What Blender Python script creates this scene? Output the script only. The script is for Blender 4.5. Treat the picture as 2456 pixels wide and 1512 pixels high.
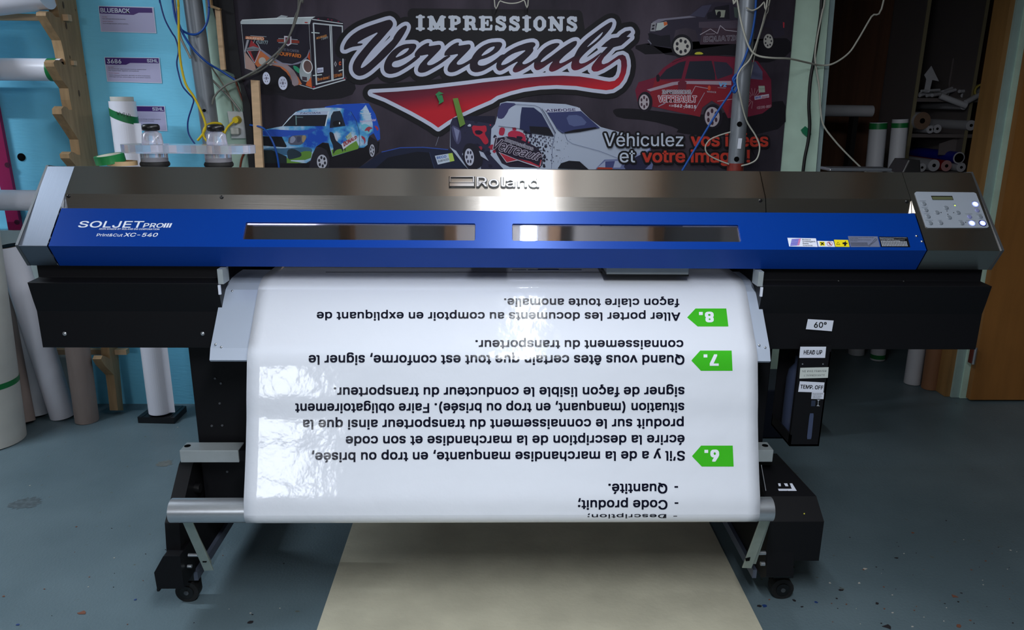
import bpy, bmesh, math, random, os
import numpy as np
from mathutils import Vector, Matrix
random.seed(7)
SC = bpy.context.scene
COL = SC.collection
for o in list(bpy.data.objects):
    bpy.data.objects.remove(o)

# ---------------------------------------------------------------- camera
F_PX, W_PX, H_PX, CAM_H = 1829.0, 2456.0, 1512.0, 1.45
R3 = np.array([[0.99976026, 0.00315611, 0.02166698],
               [-0.01998327, -0.27292944, 0.96182649],
               [0.00894918, -0.96202888, -0.27280094]])   # columns: camera right, down, forward
cam_d = bpy.data.cameras.new('camera')
cam = bpy.data.objects.new('camera', cam_d); COL.objects.link(cam)
cam_d.sensor_fit = 'HORIZONTAL'; cam_d.sensor_width = 36.0
cam_d.lens = F_PX / W_PX * 36.0
cam_d.clip_start = 0.05; cam_d.clip_end = 60
mr, md, mf = R3[:, 0], R3[:, 1], R3[:, 2]
cam.matrix_world = Matrix(((mr[0], -md[0], -mf[0], 0), (mr[1], -md[1], -mf[1], 0), (mr[2], -md[2], -mf[2], CAM_H), (0, 0, 0, 1)))
SC.camera = cam

# ---------------------------------------------------------------- world, exposure
wd = bpy.data.worlds.new('world'); SC.world = wd; wd.use_nodes = True
wd.node_tree.nodes['Background'].inputs[0].default_value = (0.55, 0.68, 0.8, 1)
wd.node_tree.nodes['Background'].inputs[1].default_value = 0.02
SC.view_settings.view_transform = 'Standard'; SC.view_settings.look = 'None'
SC.view_settings.exposure = 0.2; SC.view_settings.gamma = 1.0
SC.view_settings.use_curve_mapping = False

def area_light(name, loc, rot, sx, sy, power, color):
    l = bpy.data.lights.new(name, 'AREA'); l.shape = 'RECTANGLE'; l.size = sx; l.size_y = sy
    l.energy = power; l.color = color
    o = bpy.data.objects.new(name, l); COL.objects.link(o)
    o.location = loc; o.rotation_euler = rot
    return o
# fluorescent tube running front to back above the printer, a second one to the left, daylight window behind the camera
area_light('ceiling_tube_light', (0.135, 1.75, 2.20), (0, 0, 0), 0.05, 2.3, 17, (0.88, 0.94, 1.0))
area_light('ceiling_tube_up_light', (0.135, 1.75, 2.25), (math.pi, 0, 0), 0.05, 2.3, 7, (0.90, 0.95, 1.0))
area_light('front_tube_light', (0.12, 0.10, 2.30), (0, 0, 0), 0.08, 1.2, 48, (0.90, 0.95, 1.0))
area_light('left_tube_light', (-2.75, 2.3, 2.36), (0, 0, 0), 1.0, 0.06, 32, (0.80, 0.90, 1.0))
area_light('left_tube_up_light', (-2.75, 2.3, 2.41), (math.pi, 0, 0), 1.0, 0.06, 8, (0.80, 0.90, 1.0))
area_light('rear_window_light', (-1.85, -2.50, 1.85), (math.radians(90), 0, 0), 0.62, 0.50, 12, (0.92, 0.96, 1.0))

# ---------------------------------------------------------------- pixel helpers: a pixel of the photograph to a point on a known plane
def ray(px, py):
    return R3 @ np.array([(px - W_PX / 2) / F_PX, (py - H_PX / 2) / F_PX, 1.0])
def P(px, py, y=None, z=None, x=None):
    d = ray(px, py)
    t = y / d[1] if y is not None else ((z - CAM_H) / d[2] if z is not None else x / d[0])
    return Vector((t * d[0], t * d[1], CAM_H + t * d[2]))

# ---------------------------------------------------------------- materials
def lin(c):
    return tuple((v / 255 / 12.92) if v / 255 <= 0.04045 else ((v / 255 + 0.055) / 1.055) ** 2.4 for v in c)
def hexc(h):
    return tuple(int(h[i:i + 2], 16) for i in (0, 2, 4))
MATS = {}
def mat(name, rgb, rough=0.5, metal=0.0, k=1.0, noise=None, spec=0.5, bump=None, aniso=None, emit=None, coat=0):
    """procedural principled material; rgb in display values, noise=(scale, amount[, stretch]), bump=(scale, strength)"""
    if name in MATS: return MATS[name]
    m = bpy.data.materials.new(name); m.use_nodes = True
    nt = m.node_tree; b = nt.nodes['Principled BSDF']
    c = [min(0.95, v * k) for v in lin(rgb)]
    b.inputs['Base Color'].default_value = (*c, 1)
    b.inputs['Roughness'].default_value = rough; b.inputs['Metallic'].default_value = metal
    b.inputs['Specular IOR Level'].default_value = spec
    if coat: b.inputs['Coat Weight'].default_value = coat; b.inputs['Coat Roughness'].default_value = 0.08
    tc = nt.nodes.new('ShaderNodeTexCoord')
    if noise:
        mp = nt.nodes.new('ShaderNodeMapping'); nt.links.new(tc.outputs['Object'], mp.inputs[0])
        if len(noise) > 2: mp.inputs['Scale'].default_value = noise[2]
        n = nt.nodes.new('ShaderNodeTexNoise'); n.inputs['Scale'].default_value = noise[0]; n.inputs['Detail'].default_value = 6
        nt.links.new(mp.outputs[0], n.inputs['Vector'])
        mx = nt.nodes.new('ShaderNodeMix'); mx.data_type = 'RGBA'
        a = noise[1]
        mx.inputs[6].default_value = (*[v * (1 - a) for v in c], 1); mx.inputs[7].default_value = (*[min(1, v * (1 + a)) for v in c], 1)
        rp = nt.nodes.new('ShaderNodeValToRGB'); rp.color_ramp.elements[0].position = 0.32; rp.color_ramp.elements[1].position = 0.68
        nt.links.new(n.outputs['Fac'], rp.inputs[0]); nt.links.new(rp.outputs[0], mx.inputs[0])
        nt.links.new(mx.outputs[2], b.inputs['Base Color'])
    if bump:
        n2 = nt.nodes.new('ShaderNodeTexNoise'); n2.inputs['Scale'].default_value = bump[0]; n2.inputs['Detail'].default_value = 4
        mp2 = nt.nodes.new('ShaderNodeMapping'); nt.links.new(tc.outputs['Object'], mp2.inputs[0])
        if len(bump) > 2: mp2.inputs['Scale'].default_value = bump[2]
        nt.links.new(mp2.outputs[0], n2.inputs['Vector'])
        bp = nt.nodes.new('ShaderNodeBump'); bp.inputs['Strength'].default_value = bump[1]; bp.inputs['Distance'].default_value = 0.01
        nt.links.new(n2.outputs['Fac'], bp.inputs['Height']); nt.links.new(bp.outputs[0], b.inputs['Normal'])
    if aniso:
        b.inputs['Anisotropic'].default_value = aniso[0]
        cb = nt.nodes.new('ShaderNodeCombineXYZ')
        for i in range(3): cb.inputs[i].default_value = aniso[1][i]
        nt.links.new(cb.outputs[0], b.inputs['Tangent'])
    if emit:
        b.inputs['Emission Color'].default_value = (*lin(emit[0]), 1); b.inputs['Emission Strength'].default_value = emit[1]
    MATS[name] = m
    return m

# ---------------------------------------------------------------- mesh building
class MB:
    def __init__(s): s.v = []; s.f = []; s.mi = []; s.mats = []; s.sm = []
    def m(s, material):
        if material not in s.mats: s.mats.append(material)
        return s.mats.index(material)
    def add(s, pts, faces, material, smooth=False):
        b = len(s.v); s.v += [tuple(p) for p in pts]; i = s.m(material)
        for f in faces: s.f.append([b + q for q in f]); s.mi.append(i); s.sm.append(smooth)
    def poly(s, pts, material): s.add(pts, [list(range(len(pts)))], material)
    def box(s, a, b, material):
        (x0, y0, z0), (x1, y1, z1) = a, b
        pts = [(x, y, z) for x in (x0, x1) for y in (y0, y1) for z in (z0, z1)]
        s.add(pts, [(0, 1, 3, 2), (4, 6, 7, 5), (0, 4, 5, 1), (2, 3, 7, 6), (0, 2, 6, 4), (1, 5, 7, 3)], material)
    def loft(s, A, B, material, caps=True, smooth=False):
        n = len(A); fs = [[i, (i + 1) % n, n + (i + 1) % n, n + i] for i in range(n)]
        s.add(list(A) + list(B), fs, material, smooth)
        if caps: s.poly(A[::-1], material); s.poly(B, material)
    def prism_x(s, prof, x0, x1, material):           # profile of (y, z) swept along x
        s.loft([(x0, y, z) for y, z in prof], [(x1, y, z) for y, z in prof], material)
    def slab(s, pts, depth, material):                # a polygon pushed back along y
        s.loft([tuple(p) for p in pts], [(p[0], p[1] + depth, p[2]) for p in pts], material)
    def cyl(s, p0, p1, r0, r1=None, material=None, n=28, caps=True, cap_mat=None, smooth=True):
        p0, p1 = Vector(p0), Vector(p1); r1 = r0 if r1 is None else r1
        d = (p1 - p0).normalized(); a = d.orthogonal().normalized(); c = d.cross(a)
        A = [p0 + r0 * (math.cos(t) * a + math.sin(t) * c) for t in [2 * math.pi * i / n for i in range(n)]]
        B = [p1 + r1 * (math.cos(t) * a + math.sin(t) * c) for t in [2 * math.pi * i / n for i in range(n)]]
        s.add(A + B, [[i, (i + 1) % n, n + (i + 1) % n, n + i] for i in range(n)], material, smooth)
        if caps: s.poly(A[::-1], cap_mat or material); s.poly(B, cap_mat or material)
    def lathe(s, base, prof, material, n=32, axis=(0, 0, 1)):   # prof: (radius, height)
        base = Vector(base); d = Vector(axis).normalized(); a = d.orthogonal().normalized(); c = d.cross(a)
        pts = []; k = len(prof)
        for r, h in prof:
            pts += [base + d * h + r * (math.cos(2 * math.pi * i / n) * a + math.sin(2 * math.pi * i / n) * c) for i in range(n)]
        fs = [[j * n + i, j * n + (i + 1) % n, (j + 1) * n + (i + 1) % n, (j + 1) * n + i] for j in range(k - 1) for i in range(n)]
        s.add(pts, fs, material, True)
        s.poly(pts[:n][::-1], material); s.poly(pts[-n:], material)
    def tube(s, path, r, material, n=8, sub=5):
        path = [Vector(p) for p in path]
        pts = crom(path, sub) if sub > 1 and len(path) > 2 else path
        rings = []; prev = None
        for i, p in enumerate(pts):
            t = (pts[min(i + 1, len(pts) - 1)] - pts[max(i - 1, 0)]).normalized()
            a = t.orthogonal().normalized() if prev is None else (prev - t * prev.dot(t)).normalized()
            prev = a; c = t.cross(a)
            rings += [p + r * (math.cos(2 * math.pi * k / n) * a + math.sin(2 * math.pi * k / n) * c) for k in range(n)]
        m_ = len(pts)
        s.add(rings, [[j * n + i, j * n + (i + 1) % n, (j + 1) * n + (i + 1) % n, (j + 1) * n + i] for j in range(m_ - 1) for i in range(n)], material, True)
        s.poly(rings[:n][::-1], material); s.poly(rings[-n:], material)
    def build(s, name, parent=None, bevel=0, label=None, kind=None):
        me = bpy.data.meshes.new(name); me.from_pydata(s.v, [], s.f)
        for m_ in s.mats: me.materials.append(m_)
        me.polygons.foreach_set('material_index', s.mi); me.polygons.foreach_set('use_smooth', s.sm)
        me.update()
        bm = bmesh.new(); bm.from_mesh(me)
        if len(bm.faces) < 20000: bmesh.ops.recalc_face_normals(bm, faces=bm.faces)
        bm.to_mesh(me); bm.free()
        o = bpy.data.objects.new(name, me); COL.objects.link(o)
        if parent is not None:
            o.parent = parent; o.matrix_parent_inverse = Matrix.Translation(parent.location).inverted()
        if bevel:
            b = o.modifiers.new('bevel', 'BEVEL'); b.width = bevel; b.segments = 2; b.limit_method = 'ANGLE'; b.angle_limit = math.radians(40)
        if label: o['label'] = label
        if kind: o['kind'] = kind
        return o
def crom(p, sub):
    out = []
    for i in range(len(p) - 1):
        a, b, c, d = p[max(i - 1, 0)], p[i], p[i + 1], p[min(i + 2, len(p) - 1)]
        for k in range(sub):
            t = k / sub
            out.append(0.5 * ((2 * b) + (c - a) * t + (2 * a - 5 * b + 4 * c - d) * t * t + (3 * b - 3 * c + d - a) * t ** 3))
    out.append(p[-1]); return out
def thing(name, label, cat, loc=(0, 0, 0), group=None):
    o = bpy.data.objects.new(name, None); COL.objects.link(o); o.location = loc; o.empty_display_size = 0.1
    o['label'] = label; o['category'] = cat
    if group: o['group'] = group
    return o
def tag(o, label, cat, group=None):
    o['label'] = label; o['category'] = cat
    if group: o['group'] = group
    return o
def struct(mb, name): return mb.build(name, kind='structure')

# ---------------------------------------------------------------- lettering: glyph outlines as triangles in (u, v), v in cap heights above the baseline
FONT = None
try:
    fp = os.path.join(bpy.utils.resource_path('LOCAL'), 'datafiles', 'fonts', 'Inter.woff2')
    if os.path.exists(fp): FONT = bpy.data.fonts.load(fp)
except Exception:
    FONT = None
GC = {}
def glyphs(text, bold=0.0, shear=0.0, space=1.0):
    key = (text, bold, shear, space)
    if key in GC: return GC[key]
    cu = bpy.data.curves.new('t', 'FONT'); cu.body = text; cu.size = 1.0; cu.offset = bold; cu.shear = shear; cu.space_character = space
    cu.resolution_u = 4; cu.fill_mode = 'BOTH'
    if FONT: cu.font = FONT
    o = bpy.data.objects.new('t', cu); COL.objects.link(o)
    bpy.context.view_layer.update()
    me = o.evaluated_get(bpy.context.evaluated_depsgraph_get()).to_mesh()
    V = np.array([(v.co.x, v.co.y) for v in me.vertices]).reshape(-1, 2)
    Fc = [list(p.vertices) for p in me.polygons]
    o.to_mesh_clear(); bpy.data.objects.remove(o); bpy.data.curves.remove(cu)
    if len(V) == 0: return V, Fc
    V[:, 0] -= V[:, 0].min(); V[:, 0] /= max(1e-6, V[:, 0].max()); V[:, 1] /= CAPH
    GC[key] = (V, Fc); return V, Fc
CAPH = 1.0
_v, _f = glyphs('H'); CAPH = float(_v[:, 1].max()); GC.clear()
def refine(V, Fc, cuts):
    """cut the glyph triangles along lines of constant v so that they can follow a curved surface"""
    bm = bmesh.new(); vs = [bm.verts.new((a, b, 0)) for a, b in V]
    for f in Fc:
        try: bm.faces.new([vs[i] for i in f])
        except ValueError: pass
    for c in cuts:
        bmesh.ops.bisect_plane(bm, geom=bm.verts[:] + bm.edges[:] + bm.faces[:], plane_co=(0, c, 0), plane_no=(0, 1, 0))
    bm.verts.index_update()
    V2 = np.array([(v.co.x, v.co.y) for v in bm.verts]); F2 = [[v.index for v in f.verts] for f in bm.faces]
    bm.free(); return V2, F2
CAMV = Vector((0, 0, CAM_H))
def put_text(mb, text, quad, proj, material, bold=0.0, shear=0.0, space=1.0, cuts=None, thick=None, lift=Vector((0, 0, 0))):
    """quad: pixels of (baseline start, baseline end, cap line end, cap line start); proj(px, py) -> 3D.
    Heavier weights are built from four slightly displaced copies of the glyphs."""
    V0, Fc = glyphs(text, 0, shear, space)
    if len(V0) == 0: return
    if cuts: V0, Fc = refine(V0, Fc, cuts)
    (ax, ay), (bx, by), (cx, cy), (dx, dy) = quad
    wpx = math.hypot(bx - ax, by - ay); hpx = math.hypot(dx - ax, dy - ay)
    bu, bv = bold * hpx / max(wpx, 1e-6), bold * 0.7
    shifts = [(0, 0)] if bold <= 0.001 or thick is not None else [(-bu, -bv), (bu, -bv), (bu, bv), (-bu, bv)] + ([(0, 0), (0, -bv), (0, bv), (-bu, 0), (bu, 0)] if bold > 0.045 else [])
    for k, (su, sv) in enumerate(shifts):
        u = V0[:, 0] * (1 - 2 * bu) + bu + su if len(shifts) > 1 else V0[:, 0]
        v = V0[:, 1] * (1 - 2 * bv) + bv + sv if len(shifts) > 1 else V0[:, 1]
        x = (1 - u) * (1 - v) * ax + u * (1 - v) * bx + u * v * cx + (1 - u) * v * dx
        y = (1 - u) * (1 - v) * ay + u * (1 - v) * by + u * v * cy + (1 - u) * v * dy
        if hasattr(proj, 'vec'): pts = [Vector(p) + lift for p in proj.vec(x, y)]
        else: pts = [proj(a_, b_) + lift for a_, b_ in zip(x, y)]
        if k: pts = [p + (CAMV - p).normalized() * (k * 0.00002) for p in pts]
        if thick is None: mb.add(pts, Fc, material)
        else:
            n = len(pts); top = [p + thick for p in pts]
            mb.add(pts + top, [[q + n for q in f] for f in Fc] + [f[::-1] for f in Fc], material)
            ed = {}
            for f in Fc:
                for i in range(len(f)): ed[(f[i], f[(i + 1) % len(f)])] = 1
            mb.add(pts + top, [[a, b, b + n, a + n] for (a, b) in ed if (b, a) not in ed], material)

def field(polys, holes, strokes, x0, y0, x1, y1, st):
    """signed distance (pixels) to a union of outlines and round-ended strokes on a grid"""
    xs = np.arange(x0, x1 + st, st); ys = np.arange(y0, y1 + st, st); X, Y = np.meshgrid(xs, ys)
    D = np.full(X.shape, 1e9); ins = np.zeros(X.shape, bool); hol = np.zeros(X.shape, bool)
    def seg(a, b):
        dx, dy = b[0] - a[0], b[1] - a[1]; l = dx * dx + dy * dy + 1e-9
        t = np.clip(((X - a[0]) * dx + (Y - a[1]) * dy) / l, 0, 1)
        return np.hypot(X - a[0] - t * dx, Y - a[1] - t * dy), t
    for lst, msk in ((polys, ins), (holes, hol)):
        for p in lst:
            c = np.zeros(X.shape, bool)
            for i in range(len(p)):
                a, b = p[i], p[(i + 1) % len(p)]
                if abs(a[1] - b[1]) > 1e-9:
                    c ^= ((a[1] > Y) != (b[1] > Y)) & (X < (b[0] - a[0]) * (Y - a[1]) / (b[1] - a[1]) + a[0])
                D = np.minimum(D, seg(a, b)[0])
            msk |= c
    ins &= ~hol
    S = np.where(ins, -D, D)
    for pts, r in strokes:
        for a, b in zip(pts[:-1], pts[1:]): S = np.minimum(S, seg(a, b)[0] - r)
    return xs, ys, S
def fill(mb, fld, iso, proj, material):
    xs, ys, S = fld; I = S - iso; V = []; F = []
    for j in range(len(ys) - 1):
        i = 0
        while i < len(xs) - 1:
            c = (I[j, i], I[j, i + 1], I[j + 1, i + 1], I[j + 1, i])
            neg = sum(q < 0 for q in c)
            if neg == 4:
                k = i
                while k < len(xs) - 1 and I[j, k + 1] < 0 and I[j + 1, k + 1] < 0: k += 1
                b = len(V); V += [(xs[i], ys[j]), (xs[k], ys[j]), (xs[k], ys[j + 1]), (xs[i], ys[j + 1])]; F.append([b, b + 1, b + 2, b + 3]); i = k; continue
            if neg:
                q = [(xs[i], ys[j]), (xs[i + 1], ys[j]), (xs[i + 1], ys[j + 1]), (xs[i], ys[j + 1])]; b = len(V); n = 0
                for a in range(4):
                    e = (a + 1) % 4
                    if c[a] < 0: V.append(q[a]); n += 1
                    if (c[a] < 0) != (c[e] < 0):
                        t = c[a] / (c[a] - c[e]); V.append((q[a][0] + t * (q[e][0] - q[a][0]), q[a][1] + t * (q[e][1] - q[a][1]))); n += 1
                F.append(list(range(b, b + n)))
            i += 1
    mb.add([proj(x, y) for x, y in V], F, material)
def chaikin(p, r=0.22, closed=True):
    o = []
    for i in range(len(p)):
        a, b = p[i], p[(i + 1) % len(p)]
        o += [(a[0] + r * (b[0] - a[0]), a[1] + r * (b[1] - a[1])), (b[0] - r * (b[0] - a[0]), b[1] - r * (b[1] - a[1]))]
    return o
def ell(cx, cy, rx, ry, n=24, rot=0.0):
    return [(cx + rx * math.cos(t) * math.cos(rot) - ry * math.sin(t) * math.sin(rot), cy + rx * math.cos(t) * math.sin(rot) + ry * math.sin(t) * math.cos(rot)) for t in [2 * math.pi * i / n for i in range(n)]]
# ================================================================= MATERIALS
ALX = (0.0, 0.707, 0.707)
m_steel = mat('brushed_steel', (190, 184, 178), 0.23, 1.0, aniso=(0.92, ALX), bump=(6, 0.03, (1, 60, 60)))
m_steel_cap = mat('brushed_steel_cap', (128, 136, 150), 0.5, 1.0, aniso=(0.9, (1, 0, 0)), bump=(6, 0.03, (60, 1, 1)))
m_steel_d = mat('dark_steel_edge', (105, 108, 112), 0.45, 0.7)
m_blue = mat('blue_metallic_paint', (0, 57, 150), 0.38, 0.15, noise=(900, 0.08), aniso=(0.6, ALX), spec=0.6, coat=0.0)
m_blue.node_tree.nodes['Principled BSDF'].inputs['Specular Tint'].default_value = (0.6, 0.76, 1.0, 1)
m_black = mat('black_powder_coat', (14, 14, 18), 0.55, noise=(400, 0.15), spec=0.25)
m_black2 = mat('black_plastic', (18, 18, 20), 0.35)
m_hole = mat('dark_recess', (6, 6, 8), 0.8, spec=0.1)
m_alu = mat('satin_aluminium', (200, 205, 212), 0.34, 0.85, noise=(60, 0.06, (1, 12, 12)))
m_alu_l = mat('grey_painted_metal', (172, 180, 184), 0.42, 0.25, noise=(30, 0.05))
m_arm = mat('grey_green_zinc', (160, 172, 166), 0.42, 0.5, noise=(40, 0.08))
m_apron = mat('pale_sheet_metal', (206, 218, 238), 0.36, 0.45)
m_sheet = mat('glossy_vinyl', (226, 230, 240), 0.10, bump=(12, 0.26), spec=0.35)
m_ink = mat('black_ink', (20, 22, 38), 0.16, bump=(12, 0.26), spec=0.3)
m_green = mat('green_ink', (66, 186, 40), 0.16, bump=(12, 0.26), spec=0.3)
m_white_ink = mat('white_print', (236, 240, 250), 0.13)
m_wlet = mat('white_lettering', (225, 232, 245), 0.4)
m_label = mat('white_label', (225, 230, 245), 0.5)
m_txt = mat('label_black', (12, 12, 16), 0.5)
m_panel = mat('grey_keypad', (150, 158, 170), 0.4)
m_btn = mat('grey_button', (120, 128, 138), 0.3)
m_chrome = mat('chrome_letter', (230, 232, 240), 0.12, 1.0)
m_rubber = mat('black_rubber', (22, 22, 24), 0.7, noise=(80, 0.3))
m_tape = mat('green_masking_tape', (20, 120, 60), 0.4)

# ================================================================= SETTING
def floor_mat():
    m = bpy.data.materials.new('painted_concrete'); m.use_nodes = True
    nt = m.node_tree; b = nt.nodes['Principled BSDF']; N = nt.nodes.new; L = nt.links.new
    tc = N('ShaderNodeTexCoord')
    n = N('ShaderNodeTexNoise'); n.inputs['Scale'].default_value = 1.6; n.inputs['Detail'].default_value = 8; L(tc.outputs['Object'], n.inputs['Vector'])
    r = N('ShaderNodeValToRGB'); L(n.outputs['Fac'], r.inputs[0])
    r.color_ramp.elements[0].position = 0.35; r.color_ramp.elements[0].color = (*lin((86, 104, 112)), 1)
    r.color_ramp.elements[1].position = 0.68; r.color_ramp.elements[1].color = (*lin((106, 124, 132)), 1)
    s = N('ShaderNodeTexNoise'); s.inputs['Scale'].default_value = 34; s.inputs['Detail'].default_value = 2; L(tc.outputs['Object'], s.inputs['Vector'])
    r2 = N('ShaderNodeValToRGB'); L(s.outputs['Fac'], r2.inputs[0])
    r2.color_ramp.elements[0].position = 0.71; r2.color_ramp.elements[0].color = (0, 0, 0, 1); r2.color_ramp.elements[1].position = 0.76; r2.color_ramp.elements[1].color = (1, 1, 1, 1)
    x = N('ShaderNodeMix'); x.data_type = 'RGBA'; L(r2.outputs[0], x.inputs[0]); L(r.outputs[0], x.inputs[6]); x.inputs[7].default_value = (*lin((88, 92, 86)), 1)
    L(x.outputs[2], b.inputs['Base Color']); b.inputs['Roughness'].default_value = 0.42; b.inputs['Specular IOR Level'].default_value = 0.35
    bp = N('ShaderNodeBump'); bp.inputs['Strength'].default_value = 0.25; bp.inputs['Distance'].default_value = 0.004
    n3 = N('ShaderNodeTexNoise'); n3.inputs['Scale'].default_value = 120; L(tc.outputs['Object'], n3.inputs['Vector']); L(n3.outputs['Fac'], bp.inputs['Height']); L(bp.outputs[0], b.inputs['Normal'])
    return m
m_floor = floor_mat()
m_foam = mat('blue_foam_board', (130, 216, 254), 0.7, noise=(3, 0.07), bump=(60, 0.12, (0.3, 1, 1.6)), spec=0.25)
m_wallp = mat('dull_wall', (78, 72, 68), 0.8, noise=(4, 0.1))
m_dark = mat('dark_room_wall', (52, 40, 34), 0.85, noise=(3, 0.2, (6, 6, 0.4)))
m_joist = mat('brown_joist', (176, 140, 108), 0.7, noise=(8, 0.2, (6, 0.5, 6)))
m_ceil = mat('ceiling_board', (226, 222, 216), 0.85)
XL, XR, YB, YF, ZC = -3.3, 3.6, -2.6, 3.53, 2.62
mb = MB(); mb.box((XL - 0.1, YB - 0.1, -0.1), (XR + 0.1, 6.6, 0.0), m_floor); struct(mb, 'floor')
mb = MB(); mb.box((XL, YB, ZC), (XR, 6.6, ZC + 0.1), m_ceil)
for i in range(15):
    x = XL + 0.25 + i * 0.47; mb.box((x, YB, ZC - 0.12), (x + 0.05, YF, ZC - 0.001), m_joist)
struct(mb, 'ceiling')
xf = P(520, 300, y=3.5).x
mb = MB(); mb.box((XL, YF - 0.03, 0.0), (xf, YF + 0.07, ZC), m_foam)
hc = P(52, 377, y=YF - 0.03); mb.cyl((hc.x, YF - 0.034, hc.z), (hc.x, YF - 0.029, hc.z), 0.017, material=m_hole)
struct(mb, 'wall_back_left')
xd0 = P(1985, 300, y=3.5).x; 
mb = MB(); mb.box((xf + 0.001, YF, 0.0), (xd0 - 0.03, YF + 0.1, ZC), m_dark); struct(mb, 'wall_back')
mb = MB(); mb.box((XL - 0.1, YB, 0), (XL, YF + 0.1, ZC), m_wallp); struct(mb, 'wall_left')
mb = MB(); mb.box((XR, YB, 0), (XR + 0.1, 6.6, ZC), m_wallp); struct(mb, 'wall_right')
mb = MB(); mb.box((XL, YB - 0.1, 0), (XR, YB, ZC), m_wallp); struct(mb, 'wall_front')
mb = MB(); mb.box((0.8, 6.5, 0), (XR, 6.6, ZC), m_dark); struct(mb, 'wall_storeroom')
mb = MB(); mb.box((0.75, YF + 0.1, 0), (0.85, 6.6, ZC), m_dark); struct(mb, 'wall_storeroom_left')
# window behind the camera
m_glow = mat('daylight_pane', (235, 242, 255), 0.4, emit=((225, 235, 255), 1.6))
mb = MB(); mb.box((-2.27, YB + 0.0, 1.52), (-1.43, YB + 0.05, 2.18), mat('window_frame_paint', (200, 200, 195), 0.5))
mb.box((-2.22, YB + 0.052, 1.57), (-1.48, YB + 0.056, 2.13), m_glow); struct(mb, 'window_1')
# painted post at the right of the banner, door frame, door
m_mint = mat('mint_green_paint', (196, 224, 208), 0.6, noise=(14, 0.06), spec=0.3)
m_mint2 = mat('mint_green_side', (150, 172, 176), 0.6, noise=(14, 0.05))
m_brownw = mat('brown_stained_wood', (150, 112, 66), 0.5, noise=(5, 0.12, (5, 5, 0.5)))
m_door = mat('brown_door', (158, 106, 52), 0.5, noise=(6, 0.10, (4, 4, 0.4)))
def vslab(name, qx, Y, depth, material, m2=None, ztop=ZC - 0.13, build=True, mb=None):
    """vertical board on plane y=Y whose two edges pass through pixels qx = ((x,y),(x,y)) left and ((x,y),(x,y)) right"""
    def line(a, b, z):
        A, B = P(*a, y=Y), P(*b, y=Y); t = (z - A.z) / (B.z - A.z); return A.x + t * (B.x - A.x)
    (a, b), (c, d) = qx
    z0 = 0.002
    pts = [(line(a, b, z0), Y, z0), (line(c, d, z0), Y, z0), (line(c, d, ztop), Y, ztop), (line(a, b, ztop), Y, ztop)]
    mb = mb or MB(); mb.slab(pts, depth, material)
    if build: struct(mb, name)
    return mb
vslab('trim_1', (((1909, 0), (1872, 410)), ((1990, 0), (1957, 410))), 3.42, 0.11, m_mint)
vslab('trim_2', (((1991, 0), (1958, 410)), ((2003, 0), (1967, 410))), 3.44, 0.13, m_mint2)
vslab('trim_3', (((2424, 0), (2354, 420)), ((2441, 0), (2371, 420))), 3.60, 0.12, m_brownw)
vslab('trim_4', (((2441, 0), (2371, 420)), ((2462, 0), (2392, 420))), 3.585, 0.12, mat('mint_green_frame', (158, 182, 178), 0.6, noise=(14, 0.05)))
vslab('trim_5', (((2462, 0), (2392, 420)), ((2487, 0), (2417, 420))), 3.575, 0.12, m_mint)
mb = MB()
d0, d1 = P(2326, 962, y=3.53), P(2417, 420, y=3.53)
k = (d1.x - d0.x) / (d1.z - d0.z)
mb.slab([(d0.x, 3.53, 0.012), (d0.x + 0.92, 3.53, 0.012), (d0.x + 0.92 + 2.1 * k, 3.53, 2.12), (d0.x + 2.1 * k, 3.53, 2.12)], 0.035, m_door)
door = mb.build('door_1', kind='structure')
mb = MB(); q = P(2335, 858, y=3.51); mb.box((q.x - 0.012, 3.51, q.z - 0.03), (q.x + 0.012, 3.53, q.z + 0.045), mat('rusty_hinge', (120, 60, 50), 0.5, 0.4)); mb.cyl((q.x + 0.004, 3.512, q.z - 0.035), (q.x + 0.004, 3.512, q.z + 0.05), 0.008, material=m_alu)
mb.build('hinge', door)
wx = d0.x + 0.95
mb = MB(); mb.box((wx, YF + 0.05, 0), (XR, YF + 0.15, ZC), m_wallp); struct(mb, 'wall_back_right')
# pale green wall strip beside the left pipe
vslab('trim_6', (((492, 0), (520, 400)), ((560, 0), (597, 400))), 3.475, 0.05, m_mint)

# ================================================================= FLOOR BOARD (mat)
m_mat = mat('worn_beige_board', (204, 199, 178), 0.6, noise=(5, 0.12), bump=(60, 0.1), spec=0.25)
mb = MB(); mb.loft([(-0.50, 1.2, 0.002), (0.76, 1.2, 0.002), (0.762, 3.2, 0.002), (-0.50, 3.2, 0.002)], [(-0.50, 1.2, 0.007), (0.76, 1.2, 0.007), (0.762, 3.2, 0.007), (-0.50, 3.2, 0.007)], m_mat)
tag(mb.build('floor_board'), 'worn beige board lying flat on the grey floor under the printer', 'board')

# ================================================================= PRINTER
pr = thing('wide_format_printer', 'wide blue and steel large format printer on a black wheeled stand', 'printer', (0.055, 2.1, 0))
X0, X1 = -1.235, 1.344
Rr, Ee, Bb = (2.148, 1.2617), (1.962, 1.0745), (1.998, 1.0150)
sn = Vector((0, -(Rr[1] - Ee[1]), Rr[0] - Ee[0])).normalized()       # normal of the sloping top face
s0 = Vector((0, Ee[0], Ee[1]))
def S(px, py, off=0.0):
    d = Vector(ray(px, py)); o = Vector((0, 0, CAM_H)); return o + d * ((s0 + sn * off - o).dot(sn) / d.dot(sn))
f0 = Vector((0, Ee[0], Ee[1])); fn = Vector((0, -(Ee[1] - Bb[1]), -(Bb[0] - Ee[0]))).normalized()
def sl(y): return Ee[1] + (y - Ee[0]) * (Rr[1] - Ee[1]) / (Rr[0] - Ee[0])   # height of the slope at depth y
xa, xb = -1.156, 1.1408
cap_prof = [Rr, Ee, Bb, (2.56, 1.015), (2.56, 1.2235), (2.2, 1.256)]
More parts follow.
